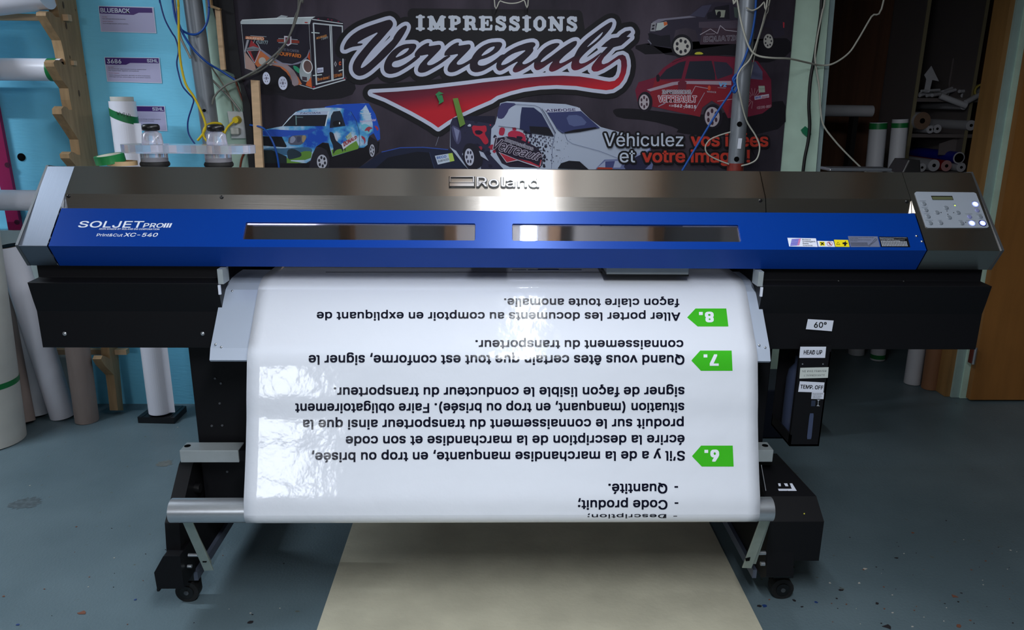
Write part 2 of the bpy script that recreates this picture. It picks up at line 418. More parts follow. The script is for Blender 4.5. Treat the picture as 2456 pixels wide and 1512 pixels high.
for (a, b, pl, lab) in ((X0 + 0.007, xa, X0, 'left'), (xb, X1 - 0.007, X1 - 0.007, 'right')):
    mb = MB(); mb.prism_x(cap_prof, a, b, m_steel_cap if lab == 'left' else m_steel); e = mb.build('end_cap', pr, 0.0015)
    mb = MB(); mb.prism_x([(y + (0.004 if y > 2.1 else -0.003), z + 0.002) for y, z in cap_prof[:2]] + [(y - 0.002, z) for y, z in cap_prof[2:3]] + cap_prof[3:], pl, pl + 0.007, m_steel_d)
    mb.build('side_plate', pr, 0.001)
    if lab == 'right': rcap = e
# steel hood: sloping upper panel, crease, recessed lower strip
Cy = 2.0812; C = (Cy, sl(Cy))
gx = P(1822, 415, y=Rr[0]).x
hood_prof = [Rr, C, (2.058, 1.135), (2.062, 1.115), (2.56, 1.115), (2.56, 1.2235), (2.2, 1.256)]
mb = MB(); mb.prism_x(hood_prof, xa + 0.001, gx - 0.001, m_steel); hood = mb.build('steel_hood', pr, 0.0012)
mb = MB(); mb.prism_x(hood_prof, gx + 0.001, xb - 0.001, m_steel); mb.build('steel_hood', pr, 0.0012)
for q in ((163, 472), (531, 473), (1825, 483), (2176, 483)):
    t = S(q[0], q[1] - 2); c = Vector((t.x, Cy - 0.0035, C[1] - 0.007)); mb = MB(); mb.lathe(c + Vector((0, 0.002, 0)), [(0.0055, 0), (0.0052, 0.002), (0.003, 0.004)], m_black2, 16, (0, -1, 0.1)); mb.build('screw', pr)
# small white cheek pieces at both ends of the recess
for x_ in (xa + 0.001, xb - 0.009):
    mb = MB(); mb.box((x_, 2.049, 1.125), (x_ + 0.008, 2.0565, 1.160), mat('white_plastic', (150, 150, 155), 0.5)); mb.build('cheek', pr)

# blue front cover with two windows
yt = 2.0470
def sp(x, y, off=0.0): return Vector((x, y, sl(y))) + sn * off
mb = MB()
yw0, yw1 = 2.0177, 1.9790                 # window rows (top, bottom)
wins = [(-0.6600, -0.0540), (0.0435, 0.6490)]
th = 0.010; cr = 0.004
def bandface(xl, xr, y0, y1, off=0.0): return [sp(xl, y0, off), sp(xr, y0, off), sp(xr, y1, off), sp(xl, y1, off)]
xs_ = [xa + 0.004] + [v for w in wins for v in w] + [xb - 0.003]
mb.poly(bandface(xs_[0], xs_[-1], yt, yw0), m_blue); mb.poly(bandface(xs_[0], xs_[-1], yw1, Ee[0]), m_blue)
for a, b in ((0, 1), (2, 3), (4, 5)): mb.poly(bandface(xs_[a], xs_[b], yw0, yw1), m_blue)
for (a, b) in wins:   # window reveal and rounded corners
    o = [sp(a, yw0), sp(b, yw0), sp(b, yw1), sp(a, yw1)]; i_ = [p - sn * th for p in o]
    for k in range(4): mb.poly([o[k], o[(k + 1) % 4], i_[(k + 1) % 4], i_[k]], m_blue)
    for (cx, cy, dx, dy) in ((a, yw0, 1, -1), (b, yw0, -1, -1), (b, yw1, -1, 1), (a, yw1, 1, 1)):
        arc = [sp(cx + dx * cr * (1 - math.cos(t)), cy + dy * cr * (1 - math.sin(t)), 0.0) for t in [math.pi / 2 * k / 5 for k in range(6)]]
        mb.poly([sp(cx, cy)] + arc, m_blue)
xl_, xr_ = xs_[0], xs_[-1]
mb.poly([(xl_, *Ee), (xr_, *Ee), (xr_, *Bb), (xl_, *Bb)], m_blue)                 # front face
mb.poly([(xl_, *Bb), (xr_, *Bb), (xr_, 2.03, 1.018), (xl_, 2.03, 1.018)], m_blue)      # underside
mb.poly([sp(xl_, yt), sp(xr_, yt), sp(xr_, yt) + Vector((0, 0.006, -0.012)), sp(xl_, yt) + Vector((0, 0.006, -0.012))], m_blue)
for x_ in (xl_, xr_): mb.poly([sp(x_, yt), (x_, *Ee), (x_, *Bb), (x_, 2.03, 1.018), sp(x_, yt) + Vector((0, 0.006, -0.012))], m_blue)
cover = mb.build('front_cover', pr)
def tint_mat():
    m = bpy.data.materials.new('tinted_acrylic'); m.use_nodes = True; nt = m.node_tree; b = nt.nodes['Principled BSDF']
    g = nt.nodes.new('ShaderNodeBsdfGlossy'); g.inputs['Roughness'].default_value = 0.05; g.inputs['Color'].default_value = (0.9, 0.9, 1, 1)
    t = nt.nodes.new('ShaderNodeBsdfTransparent'); t.inputs['Color'].default_value = (0.8, 0.8, 0.84, 1)
    mx = nt.nodes.new('ShaderNodeMixShader'); lw = nt.nodes.new('ShaderNodeLayerWeight'); lw.inputs['Blend'].default_value = 0.25
    mp = nt.nodes.new('ShaderNodeMapRange'); mp.inputs[3].default_value = 0.24; mp.inputs[4].default_value = 0.9
    nt.links.new(lw.outputs['Fresnel'], mp.inputs[0]); nt.links.new(mp.outputs[0], mx.inputs[0]); nt.links.new(t.outputs[0], mx.inputs[1]); nt.links.new(g.outputs[0], mx.inputs[2])
    nt.links.new(mx.outputs[0], nt.nodes['Material Output'].inputs[0]); return m
m_tint = tint_mat()
for (a, b) in wins:
    mb = MB(); A = [sp(a + 0.001, yw0 - 0.001, -0.004), sp(b - 0.001, yw0 - 0.001, -0.004), sp(b - 0.001, yw1 + 0.001, -0.004), sp(a + 0.001, yw1 + 0.001, -0.004)]
    mb.loft(A, [p - sn * 0.003 for p in A], m_tint); w = mb.build('window', cover); 
def Sx(px, py): return S(px, py, 0.0)
lift = sn * 0.0006
mb = MB()
put_text(mb, 'SOLJET', ((186, 546), (340, 547), (347, 531), (193, 531)), Sx, m_wlet, 0.03, 0.0, 1.0, lift=lift)
put_text(mb, 'PRO', ((342, 546.5), (390, 546.5), (395, 536), (347, 536)), Sx, m_wlet, 0.03, lift=lift)
for k in range(3):
    x = 391 + k * 6.6; mb.poly([S(x, 546.5) + lift, S(x + 4.4, 546.5) + lift, S(x + 9.4, 536) + lift, S(x + 5.0, 536) + lift], m_wlet)
put_text(mb, 'SIGN MAKER BY ROLAND DG CORPORATION', ((237, 551.5), (382, 552.2), (383, 548.6), (239, 547.9)), Sx, m_wlet, 0.03, lift=lift)
put_text(mb, 'Print&Cut', ((231, 567.5), (293, 568), (296, 561.2), (234, 560.8)), Sx, m_wlet, 0.02, lift=lift)
put_text(mb, 'XC-540', ((296, 568), (376, 568.4), (381, 559.5), (301, 559.2)), Sx, m_wlet, 0.03, lift=lift)
mb.build('lettering', cover)
# warning labels along the lower right of the cover
m_yel = mat('warning_yellow', (240, 220, 20), 0.5); m_red = mat('label_red', (190, 40, 60), 0.5); m_pur = mat('label_purple', (90, 60, 200), 0.5); m_pink = mat('label_pink', (200, 60, 150), 0.5)
m_glab = mat('grey_label', (110, 116, 140), 0.5); m_blab = mat('black_label', (10, 10, 14), 0.4)
def Q(x, y): return (1850 + x / 6.14, 540 + y / 6.14)
def quadS(pts, off): return [S(*Q(*p)) + sn * off for p in pts]
mb = MB(); mb.poly(quadS([(235, 190), (655, 198), (682, 325), (262, 318)], 0.0005), m_label)
for i in range(9):
    for j in range(6):
        x = 300 + i * 15 - j * 4; y = 212 + j * 17 - i * 1
        mb.poly(quadS([(x, y), (x + 14, y - 2), (x + 8, y + 11), (x - 6, y + 12)], 0.0008), m_pink if i > 6 else (m_pur if (i + j) % 2 else mat('label_blue', (60, 70, 190), 0.5)))
for k, s_ in enumerate(('Roland', 'Intelligent', 'Pass', 'Control')):
    y = 226 + k * 28; put_text(mb, s_, (Q(455 + 4 * k, y), Q(455 + 4 * k + [125, 190, 85, 140][k], y + 2), Q(450 + 4 * k + [125, 190, 85, 140][k], y - 16), Q(450 + 4 * k, y - 18)), Sx, m_txt, 0.03, lift=sn * 0.0009)
mb.build('warning_label', cover)
mb = MB(); mb.poly(quadS([(675, 235), (912, 240), (936, 325), (692, 322)], 0.0005), m_label)
mb.poly(quadS([(705, 246), (780, 248), (790, 308), (716, 308)], 0.0008), m_yel)
mb.poly(quadS([(716, 262), (732, 256), (775, 290), (765, 300)], 0.0010), m_txt); mb.poly(quadS([(760, 256), (772, 262), (735, 302), (722, 296)], 0.0011), m_txt)
rg = ell(858, 279, 42, 34); ri = ell(858, 279, 36, 29)
for i in range(24): j = (i + 1) % 24; mb.poly(quadS([rg[i], rg[j], ri[j], ri[i]], 0.0008), m_red)
mb.poly(quadS([(826, 256), (832, 250), (892, 300), (886, 306)], 0.0010), m_red)
mb.poly(quadS([(848, 262), (862, 256), (872, 290), (858, 300)], 0.0009), m_txt)
mb.build('warning_label', cover)
mb = MB(); mb.poly(quadS([(920, 217), (1128, 222), (1152, 325), (942, 322)], 0.0005), m_yel)
mb.poly(quadS([(978, 250), (1012, 292), (955, 292)], 0.0008), m_txt); mb.poly(quadS([(979, 260), (1003, 288), (964, 288)], 0.0010), m_yel)
mb.poly(quadS([(1045, 262), (1078, 256), (1092, 236), (1098, 262), (1126, 268), (1100, 285), (1098, 308), (1068, 310), (1072, 286), (1048, 282)], 0.0008), m_txt)
mb.build('warning_label', cover)
mb = MB(); mb.poly(quadS([(1126, 166), (1562, 170), (1602, 325), (1165, 325)], 0.0005), m_glab)
for k, (s_, w) in enumerate((('Misuse of Media Clamps may lead to damage', 360), ('on the heads', 130), ('Make sure to read the Front Manual', 310), ('for the details', 110))):
    y = 190 + k * 17; put_text(mb, s_, (Q(1145 + 4 * k, y), Q(1145 + 4 * k + w, y + 1), Q(1143 + 4 * k + w, y - 9), Q(1143 + 4 * k, y - 10)), Sx, m_txt, 0.0, lift=sn * 0.0008)
for k in range(3): 
    for i in range(14): x = 1165 + i * 18 + k * 4; y = 262 + k * 18; mb.poly(quadS([(x, y), (x + 12, y), (x + 14, y + 9), (x + 2, y + 9)], 0.0008), m_txt)
ln = [(1530, 200), (1550, 215), (1500, 262), (1460, 290), (1440, 315), (1425, 305), (1480, 260), (1530, 200)]
for a, b in zip(ln[:-1], ln[1:]): mb.poly(quadS([a, b, (b[0] + 2, b[1] + 4), (a[0] + 2, a[1] + 4)], 0.0009), m_txt)
mb.build('warning_label', cover)
mb = MB(); mb.poly(quadS([(1580, 172), (2005, 178), (2045, 328), (1615, 325)], 0.0005), m_blab)
for k, (s_, w) in enumerate((('Opening the front cover when printing is in progress', 400), ('causes an emergency stop.', 210), ('To resume printing for any other reason than an', 360), ('emergency stop, press the PAUSE key.', 290))):
    y = 194 + k * 15; put_text(mb, s_, (Q(1592 + 5 * k, y), Q(1592 + 5 * k + w, y + 2), Q(1590 + 5 * k + w, y - 7), Q(1590 + 5 * k, y - 9)), Sx, m_wlet, 0.0, lift=sn * 0.0008)
for k in range(4):
    for i in range(16): x = 1612 + i * 24 + k * 5; y = 246 + k * 19; mb.poly(quadS([(x, y), (x + 17, y + 1), (x + 19, y + 10), (x + 2, y + 9)], 0.0008), m_wlet)
mb.build('warning_label', cover)
for q in ((2138, 163), (2217, 243)):
    mb = MB(); mb.lathe(S(*Q(*q)), [(0.0038, 0), (0.0034, 0.0015), (0.0015, 0.0026)], m_chrome, 16, sn); mb.build('screw', cover)

# maker's badge on the hood
mb = MB(); B5 = lambda x, y: (1000 + x / 4.912, 400 + y / 4.912)
def bar(x0, y0, x1, y1, material, h0, h1):
    A = [S(*B5(*q)) for q in ((x0, y1), (x1, y1), (x1, y0), (x0, y0))]
    mb.loft([p + sn * h0 for p in A], [p + sn * h1 for p in A], material)
for (x0, y0, x1, y1) in ((376, 122, 686, 138), (376, 122, 404, 252), (655, 122, 686, 252), (376, 196, 686, 252)):
    bar(x0, y0, x1, y1, m_black2, 0.0004, 0.0026)
for (x0, y0, x1, y1) in ((386, 124, 676, 132), (386, 124, 398, 196), (660, 124, 672, 196), (386, 190, 672, 198), (386, 206, 672, 240)):
    bar(x0, y0, x1, y1, m_chrome, 0.0027, 0.0042)
for k_ in range(8):
    ax_, ay_ = 9 * math.cos(k_ * math.pi / 4), 9 * math.sin(k_ * math.pi / 4) + 3
    put_text(mb, 'Roland', [B5(x_ + ax_, y_ + ay_) for x_, y_ in ((704, 244), (1434, 252), (1434, 138), (704, 130))], Sx, m_black2, 0, lift=sn * (0.0004 + k_ * 0.00002), thick=sn * 0.0022)
put_text(mb, 'Roland', (B5(704, 244), B5(1434, 252), B5(1434, 138), B5(704, 130)), Sx, m_chrome, 0.012, lift=sn * 0.0029, thick=sn * 0.0016)
mb.build('logo_badge', hood)

# control panel on the right cap
def C4(x, y): return (2150 + x / 5.4, 420 + y / 5.4)
pq = [S(*C4(*p)) for p in chaikin([(230, 222), (1022, 232), (1195, 688), (385, 690)], 0.03)]
mb = MB(); mb.loft([p + sn * 0.0004 for p in pq], [p + sn * 0.0022 for p in pq], m_panel)
for (x, y, w) in ((290, 346, 85), (320, 428, 80), (352, 510, 75), (368, 595, 100), (530, 595, 50), (795, 598, 55), (895, 600, 125), (880, 515, 95), (1025, 517, 80), (1003, 435, 55), (972, 352, 60), (725, 388, 40)):
    mb.poly([S(*C4(*p)) + sn * 0.0025 for p in ((x, y - 6), (x + w, y - 6), (x + w + 2, y), (x + 2, y))], m_btn)
for (x, y) in ((572, 493), (735, 495), (648, 472), (660, 516), (890, 620)): mb.poly([S(*C4(*p)) + sn * 0.0025 for p in ((x - 8, y), (x, y - 8), (x + 8, y), (x, y + 8))], m_txt)
kp = mb.build('control_panel', pr)
mb = MB(); mb.poly([S(*C4(*p)) + sn * 0.0026 for p in ((440, 276), (715, 278), (735, 332), (462, 330))], m_black2)
mb.poly([S(*C4(*p)) + sn * 0.0029 for p in ((450, 288), (712, 290), (726, 328), (466, 327))], mat('lcd_green', (92, 96, 70), 0.3)); mb.build('display', kp)
m_lit = mat('lit_blue_button', (150, 160, 255), 0.3, emit=((110, 120, 255), 2.6)); m_dim = mat('dim_blue_button', (128, 132, 175), 0.3)
m_ring = mat('dark_ring', (30, 30, 70), 0.4); m_litc = mat('lit_button_centre', (230, 235, 255), 0.3, emit=((215, 222, 255), 3.2))
for (x, y) in ((348, 380), (375, 463), (403, 545), (432, 630), (565, 628), (518, 493), (636, 432), (790, 496), (677, 558), (838, 632), (1077, 548)):
    mb = MB(); mb.lathe(S(*C4(x, y)) + sn * 0.002, [(0.0068, 0), (0.0066, 0.0012), (0.0045, 0.0022)], m_btn, 20, sn); mb.build('button', kp)
for (x, y) in ((940, 548), (1040, 467)):
    mb = MB(); mb.lathe(S(*C4(x, y)) + sn * 0.002, [(0.0064, 0), (0.0062, 0.0012), (0.0045, 0.0022)], m_dim, 20, sn); mb.build('button', kp, label='faintly blue button')
for (x, y) in ((1015, 385), (972, 632), (1110, 632)):
    mb = MB(); c = S(*C4(x, y))
    if x == 1110: mb.lathe(c + sn * 0.002, [(0.0105, 0), (0.0105, 0.0006)], m_ring, 24, sn)
    mb.lathe(c + sn * 0.0022, [(0.0080, 0), (0.0078, 0.0012)], m_lit, 24, sn); mb.lathe(c + sn * 0.0035, [(0.0055, 0), (0.004, 0.0012)], m_litc, 24, sn); mb.build('button', kp, label='lit blue button')
mb = MB(); mb.lathe(S(*C4(753, 401)) + sn * 0.0022, [(0.0018, 0), (0.001, 0.001)], mat('green_led', (180, 230, 40), 0.3, emit=((190, 240, 50), 2.0)), 12, sn); mb.build('status_light', kp)

# body behind, housings under the ends
mb = MB(); mb.box((-0.72, 2.20, 0.80), (0.71, 2.56, 0.955), m_hole); mb.box((-1.15, 2.20, 1.03), (1.13, 2.54, 1.112), m_hole); mb.build('chassis', pr)
mb = MB(); mb.box((-0.73, 2.12, 1.02), (0.72, 2.135, 1.045), m_alu); mb.build('carriage_rail', pr)
hp = [(2.02, 1.014), (2.02, 0.978), (1.968, 0.976), (1.980, 0.923), (1.988, 0.893), (1.988, 0.790), (2.50, 0.790), (2.50, 1.014)]
for (a, b) in ((-1.225, -0.732), (0.716, 1.335)):
    mb = MB(); mb.prism_x(hp, a, b, m_black); h = mb.build('lower_housing', pr, 0.002)
    for q in (((155, 801), (486, 801)) if a < 0 else ((2012, 676), (2168, 677))):
        c = P(*q, y=1.986 if a < 0 else 2.018); mb = MB(); mb.lathe(c, [(0.006, 0), (0.0055, 0.002), (0.003, 0.0035)], m_alu if a < 0 else m_black2, 14, (0, -1, 0)); mb.build('screw', h)
def tilt_label(mb, pts, Y, material, off=0.001):
    mb.poly([P(*p, y=Y - off) for p in pts], material)
rh = h
# inner cheeks with a small label
for s_, q in ((-1, (527, 640)), (1, (1822, 640))):
    xq = -0.732 if s_ < 0 else 0.716
    mb = MB(); mb.box((xq - (0 if s_ < 0 else 0.014), 1.975, 0.972), (xq + (0.014 if s_ < 0 else 0), 2.02, 1.012), m_alu_l)
    mb.box((xq - (0 if s_ < 0 else 0.006), 1.969, 0.945), (xq + (0.006 if s_ < 0 else 0), 1.975, 0.97), m_label); mb.build('bracket', pr)
# apron plate under the media
sheet_prof = [(2.36, 0.973), (2.174, 0.973), (2.12, 0.973), (2.075, 0.971), (2.045, 0.964), (2.020, 0.951), (1.995, 0.927), (1.970, 0.900), (1.934, 0.862), (1.898, 0.8245), (1.880, 0.797), (1.864, 0.750), (1.848, 0.700), (1.836, 0.653), (1.820, 0.607), (1.804, 0.563), (1.781, 0.506), (1.760, 0.457)]
TY, TZ, TR = 1.783, 0.414, 0.0315
sc_ = []
for i in range(14):
    t = math.radians(165) + math.radians(175) * i / 13
    sc_.append((TY + (TR + 0.0012) * math.cos(t), TZ + (TR + 0.0012) * math.sin(t)))
sp2 = [Vector((0, y, z)) for y, z in sheet_prof] + [Vector((0, y, z)) for y, z in sc_] + [Vector((0, 1.93, 0.44)), Vector((0, 2.03, 0.49))]
prof = crom(sp2, 5); PY = np.array([p.y for p in prof]); PZ = np.array([p.z for p in prof])
mb = MB()
ap = [(y + 0.004, z - 0.006) for y, z in sheet_prof[1:10]] + [(1.893, 0.800), (1.888, 0.790)]
ap2 = [(y + 0.006, z - 0.006) for y, z in ap]
mb.prism_x(ap + ap2[::-1], -0.742, 0.726, m_apron); apr = mb.build('media_apron', pr)
mb = MB(); mb.prism_x([(y + 0.007, z - 0.007) for y, z in ap] + [(2.18, 0.80), (2.18, 0.955)], -0.738, 0.722, m_black); mb.build('apron_support', pr)
for q, y in (((520, 824), 1.915), ((533, 831), 1.91), ((551, 703), 2.00), ((1819, 827), 1.913), ((1834, 833), 1.908)):
    c = P(*q, y=y); tt = min(range(len(ap) - 1), key=lambda i: abs(ap[i][1] - c.z)); n_ = Vector((0, -(ap[tt][1] - ap[tt + 1][1]), ap[tt][0] - ap[tt + 1][0])).normalized()
    a_, b_ = ap[tt], ap[tt + 1]; u = (c.z - a_[1]) / (b_[1] - a_[1]) if b_[1] != a_[1] else 0; yy = a_[0] + u * (b_[0] - a_[0])
    mb = MB(); mb.lathe((c.x, yy, c.z), [(0.0035, 0), (0.003, 0.0012), (0.0012, 0.0018)], m_alu, 12, n_); mb.build('screw', apr)
# print carriage seen under the cover
c = P(1550, 660, y=2.03)
mb = MB(); mb.box((P(1455, 655, y=2.03).x, 2.03, c.z), (P(1651, 655, y=2.03).x, 2.16, 1.016), m_alu_l); mb.box((P(1450, 655, y=2.03).x, 2.028, c.z - 0.003), (P(1652, 655, y=2.03).x, 2.165, c.z + 0.002), m_black2); mb.build('print_carriage', pr)
# stand: posts, base beams, castors
for s_ in (-1, 1):
    xo, xi = (-0.872, -0.68) if s_ < 0 else (0.80, 0.63)
    mb = MB(); mb.box((min(xo, xi), 2.075, 0.20), (max(xo, xi), 2.17, 0.788), m_black); pst = mb.build('stand_post', pr, 0.002)
    if s_ < 0:
        for q in ((516, 908), (530, 920), (527, 968), (508, 1022), (533, 1021), (545, 1132)):
            c = P(*q, y=2.074); mb = MB(); mb.lathe(c, [(0.004, 0), (0.003, 0.002)], m_steel_d, 12, (0, -1, 0)); mb.build('screw', pst)
    bo, bi = (-0.922, -0.882) if s_ < 0 else (P(1902, 1375, y=1.89).x, P(1838, 1375, y=1.89).x)
    mb = MB(); mb.prism_x(([(2.07, 0.425), (2.04, 0.415), (1.910, 0.301)] if s_ < 0 else [(2.13, 0.36), (1.98, 0.33), (1.91, 0.28)]) + [(1.888, 0.135), (1.925, 0.106), (2.95, 0.106), (2.95, 0.20), (2.25, 0.24), (2.19, 0.36)], min(bo, bi), max(bo, bi), m_black)
    bm_ = mb.build('base_beam', pr, 0.002)
    mb = MB(); mb.box((min(bi, bi - s_ * 0.012), 1.96, 0.080), (max(bi, bi - s_ * 0.012), 2.9, 0.108), mat('grey_flange', (92, 100, 118), 0.5)); mb.build('flange', bm_)
    for yy in (1.985, 2.85):
        xc = -0.912 if s_ < 0 else 0.868
        mb = MB(); mb.cyl((xc, yy - 0.016, 0.034), (xc, yy + 0.016, 0.034), 0.034, material=m_rubber); cw = mb.build('castor', pr, 0.004)
        mb = MB(); mb.cyl((xc, yy - 0.0195, 0.034), (xc, yy - 0.0162, 0.034), 0.020, material=m_black2); mb.cyl((xc, yy - 0.022, 0.034), (xc, yy - 0.0197, 0.034), 0.007, material=m_steel_d); mb.build('hub', cw)
        mb = MB(); mb.box((xc - 0.030, yy - 0.012, 0.070), (xc + 0.030, yy + 0.03, 0.106), m_black2); mb.box((xc - 0.030, yy + 0.018, 0.034), (xc + 0.030, yy + 0.024, 0.07), m_black2); mb.build('fork', cw)
# left foot guard
g = [(-0.872, 0.118), (-0.947, 0.118), (-0.949, 0.17), (-0.918, 0.222), (-0.872, 0.222)]
mb = MB(); mb.loft([(x, 1.868, z) for x, z in g], [(x, 1.955, z) for x, z in g], m_black)
mb.box((-0.949, 1.868, 0.108), (-0.941, 1.955, 0.118), m_black); mb.build('foot_guard', pr, 0.002)
# silver cross bar sockets and black bar between them
yb0, yb1 = 2.0, 2.055
for (a, b) in ((-0.898, P(571, 1085, y=2.0).x), (P(1790, 1085, y=2.0).x, 0.806)):
    mb = MB(); mb.box((a, yb0, 0.441), (b, yb1, 0.4785), m_alu_l)
    hx = P(449, 1064, y=2.03).x if a < 0 else P(1836, 1060, y=2.03).x
    mb.cyl((hx, 2.03, 0.4787), (hx, 2.03, 0.4795), 0.009, material=m_hole); mb.build('crossbar_socket', pr, 0.0015)
mb = MB(); mb.box((P(572, 1085, y=2.0).x, 2.004, 0.443), (P(1789, 1085, y=2.0).x, 2.052, 0.477), m_black); mb.build('crossbar', pr)
# take-up core behind the sheet with its end knob
c = P(478, 1170, y=2.08)
mb = MB(); mb.cyl((P(450, 1170, y=2.05).x, 2.04, c.z + 0.02), (P(484, 1170, y=2.05).x, 2.04, c.z + 0.02), 0.014, material=m_black2); mb.build('take_up_knob', pr, 0.002)
# dancer tube the sheet wraps round, arms
mb = MB(); mb.cyl((-0.838, TY, TZ), (0.729, TY, TZ), TR, material=m_alu, n=48, cap_mat=m_hole); mb.build('tension_tube', pr, 0.0015)
def arm(p0, p1, w, th_, material):
    p0, p1 = Vector(p0), Vector(p1); d = (p1 - p0).normalized(); a = Vector((1, 0, 0)); a = (a - d * a.dot(d)).normalized(); c = d.cross(a)
    A = [p0 + a * sx * w / 2 + c * sy * th_ / 2 for sx, sy in ((-1, -1), (1, -1), (1, 1), (-1, 1))]; mb.loft(A, [p + (p1 - p0) for p in A], material)
mb = MB(); arm(P(447, 1245, y=1.800), P(501, 1368, y=1.872), 0.026, 0.004, m_arm)
arm(P(454, 1262, y=1.83), P(498, 1352, y=1.885), 0.020, 0.010, m_arm)
mb.slab([P(*q, y=1.856) for q in ((486, 1350), (495, 1350), (499, 1340), (484, 1339))], 0.003, m_hole); la = mb.build('tension_arm', pr, 0.0008)
mb = MB(); c = P(452, 1332, y=1.90); e = P(486, 1335, y=1.90); mb.cyl((c.x, 1.90, c.z), (e.x, 1.90, c.z), 0.0052, material=m_alu); mb.cyl((e.x - 0.004, 1.898, c.z), (e.x + 0.006, 1.898, c.z), 0.011, material=m_black2)
mb.build('pivot_pin', la); mb = MB(); c = P(455, 1359, y=1.90); mb.cyl((c.x - 0.006, 1.90, c.z), (c.x + 0.006, 1.90, c.z), 0.005, material=m_alu); mb.build('stop_bolt', la)
mb = MB(); arm(P(1845, 1218, y=1.802), P(1791, 1362, y=1.872), 0.027, 0.004, m_arm)
arm(P(1842, 1232, y=1.83), P(1803, 1350, y=1.885), 0.022, 0.010, m_arm)
mb.slab([P(*q, y=1.856) for q in ((1789, 1347), (1798, 1346), (1800, 1337), (1788, 1341))], 0.003, m_hole); ra = mb.build('tension_arm', pr, 0.0008)
mb = MB(); c = P(1811, 1327, y=1.90); e = P(1836, 1327, y=1.90); mb.cyl((c.x, 1.90, c.z), (e.x, 1.90, c.z), 0.006, material=m_alu); mb.cyl((c.x - 0.012, 1.898, c.z - 0.004), (c.x, 1.898, c.z - 0.004), 0.011, material=m_black2)
mb.build('pivot_pin', ra); mb = MB(); c = P(1829, 1353, y=1.90); mb.cyl((c.x - 0.006, 1.90, c.z), (c.x + 0.006, 1.90, c.z), 0.006, material=m_alu); mb.build('stop_bolt', ra)
# take-up motor box on the right
fx0, fx1 = P(1845, 1252, y=1.90).x, 0.932
bp_ = [(1.899, 0.306), (1.899, 0.178), (2.14, 0.178), (2.14, 0.400), (2.06, 0.400), (1.951, 0.357)]
A = [(fx0, y, z) for y, z in bp_]; B = [(fx1, y, z) for y, z in bp_]
B[4] = (0.872, 2.06, 0.400); B[3] = (0.872, 2.14, 0.400); B[5] = (0.925, 1.951, 0.357)
mb = MB(); mb.loft(A, B, m_black); mo = mb.build('motor_box', pr, 0.002)
tn = Vector((0, -(0.400 - 0.357), 0.109)).normalized(); t0 = Vector((0, 1.951, 0.357))
def TP(px, py, off=0.001):
    d = Vector(ray(px, py)); o = Vector((0, 0, CAM_H)); return o + d * ((t0 + tn * off - o).dot(tn) / d.dot(tn))
mb = MB()
for pts in (((1866, 1160), (1872, 1160), (1873, 1167), (1868, 1167)), ((1866, 1173), (1890, 1173), (1888, 1178), (1868, 1178)), ((1880, 1160), (1888, 1160), (1891, 1167), (1884, 1167)), ((1888, 1173), (1899, 1173), (1894, 1160), (1900, 1160), (1911, 1178), (1889, 1178))): mb.poly([TP(*p) for p in pts], m_label)
mb.build('rocker_switch', mo)
mb = MB(); mb.lathe(P(1929, 1233, y=1.915), [(0.0022, 0), (0.001, 0.002)], mat('yellow_led', (225, 220, 80), 0.4), 10, (0, -1, 0.5)); mb.build('status_light', mo)
mb = MB(); mb.cyl(P(1826, 1116, y=1.99), P(1837, 1178, y=1.93), 0.0012, material=m_alu, n=6); mb.build('tension_cable', pr)
# bottle holder hanging on the right with its labels
YH = 1.972
hp0 = [P(1896, 838, y=YH), P(1990, 838, y=YH), P(1962, 1071, y=YH), P(1893, 1071, y=YH)]
xh0, xh1 = P(1893, 1071, y=YH).x, P(1964, 1071, y=YH).x; zb = P(1900, 1071, y=YH).z
mb = MB(); mb.box((xh0, YH, zb), (xh1, YH + 0.012, P(1915, 829, y=YH).z), m_black); mb.box((xh1 - 0.004, YH, zb), (xh1, YH + 0.14, 0.788), m_black)
mb.box((xh0, YH, zb), (xh1, YH + 0.15, zb + 0.006), m_black); mb.box((xh0, YH, zb), (xh0 + 0.004, YH + 0.15, zb + 0.035), m_black); mb.box((xh0, YH + 0.145, zb), (xh1, YH + 0.15, 0.788), m_black)
bh = mb.build('bottle_holder', pr)
mb = MB()
q0, q1 = P(1947, 994, y=YH - 0.001), P(1933, 1053, y=YH - 0.001)
m_bott = mat('cloudy_bottle', (50, 58, 80), 0.4)
mb.poly([P(*q, y=YH - 0.0012) for q in chaikin(((1942, 992), (1952, 992), (1946, 1054), (1935, 1054)), 0.1)], mat('slot_view', (66, 76, 104), 0.4))
mb.poly([P(*q, y=YH - 0.0012) for q in ((1946, 961), (1956, 961), (1955, 975), (1945, 975))], mat('slot_view2', (46, 54, 74), 0.4))
mb.build('sight_slot', bh)
mb = MB(); cx_ = (xh0 + xh1) / 2 - 0.005; cy_ = YH + 0.078; mb.lathe((cx_, cy_, zb + 0.007), [(0.032, 0), (0.034, 0.01), (0.034, 0.17), (0.03, 0.195), (0.016, 0.215), (0.016, 0.24)], m_bott, 28); mb.build('drain_bottle', bh)
def stick(name, outer, texts, Y, tm=m_txt, lm=m_label, b=0.03, parent=bh):
    mb = MB(); A = [P(*p, y=Y - 0.0012) for p in outer]; mb.loft(A, [p + Vector((0, 0.0008, 0)) for p in A], lm)
    for s_, qd, bb in texts: put_text(mb, s_, qd, lambda x, y: P(x, y, y=Y - 0.0018), tm, bb)
    return mb.build(name, parent)
K = lambda x, y: (1830 + x / 5.4, 820 + y / 5.4)
stick('label_strip', [K(*p) for p in ((484, 66), (818, 66), (804, 210), (470, 210))], [('HEAD UP', (K(525, 165), K(763, 166), K(770, 110), K(531, 109)), 0.03)], YH)
m_pen = mat('pen_grey', (120, 124, 128), 0.6)
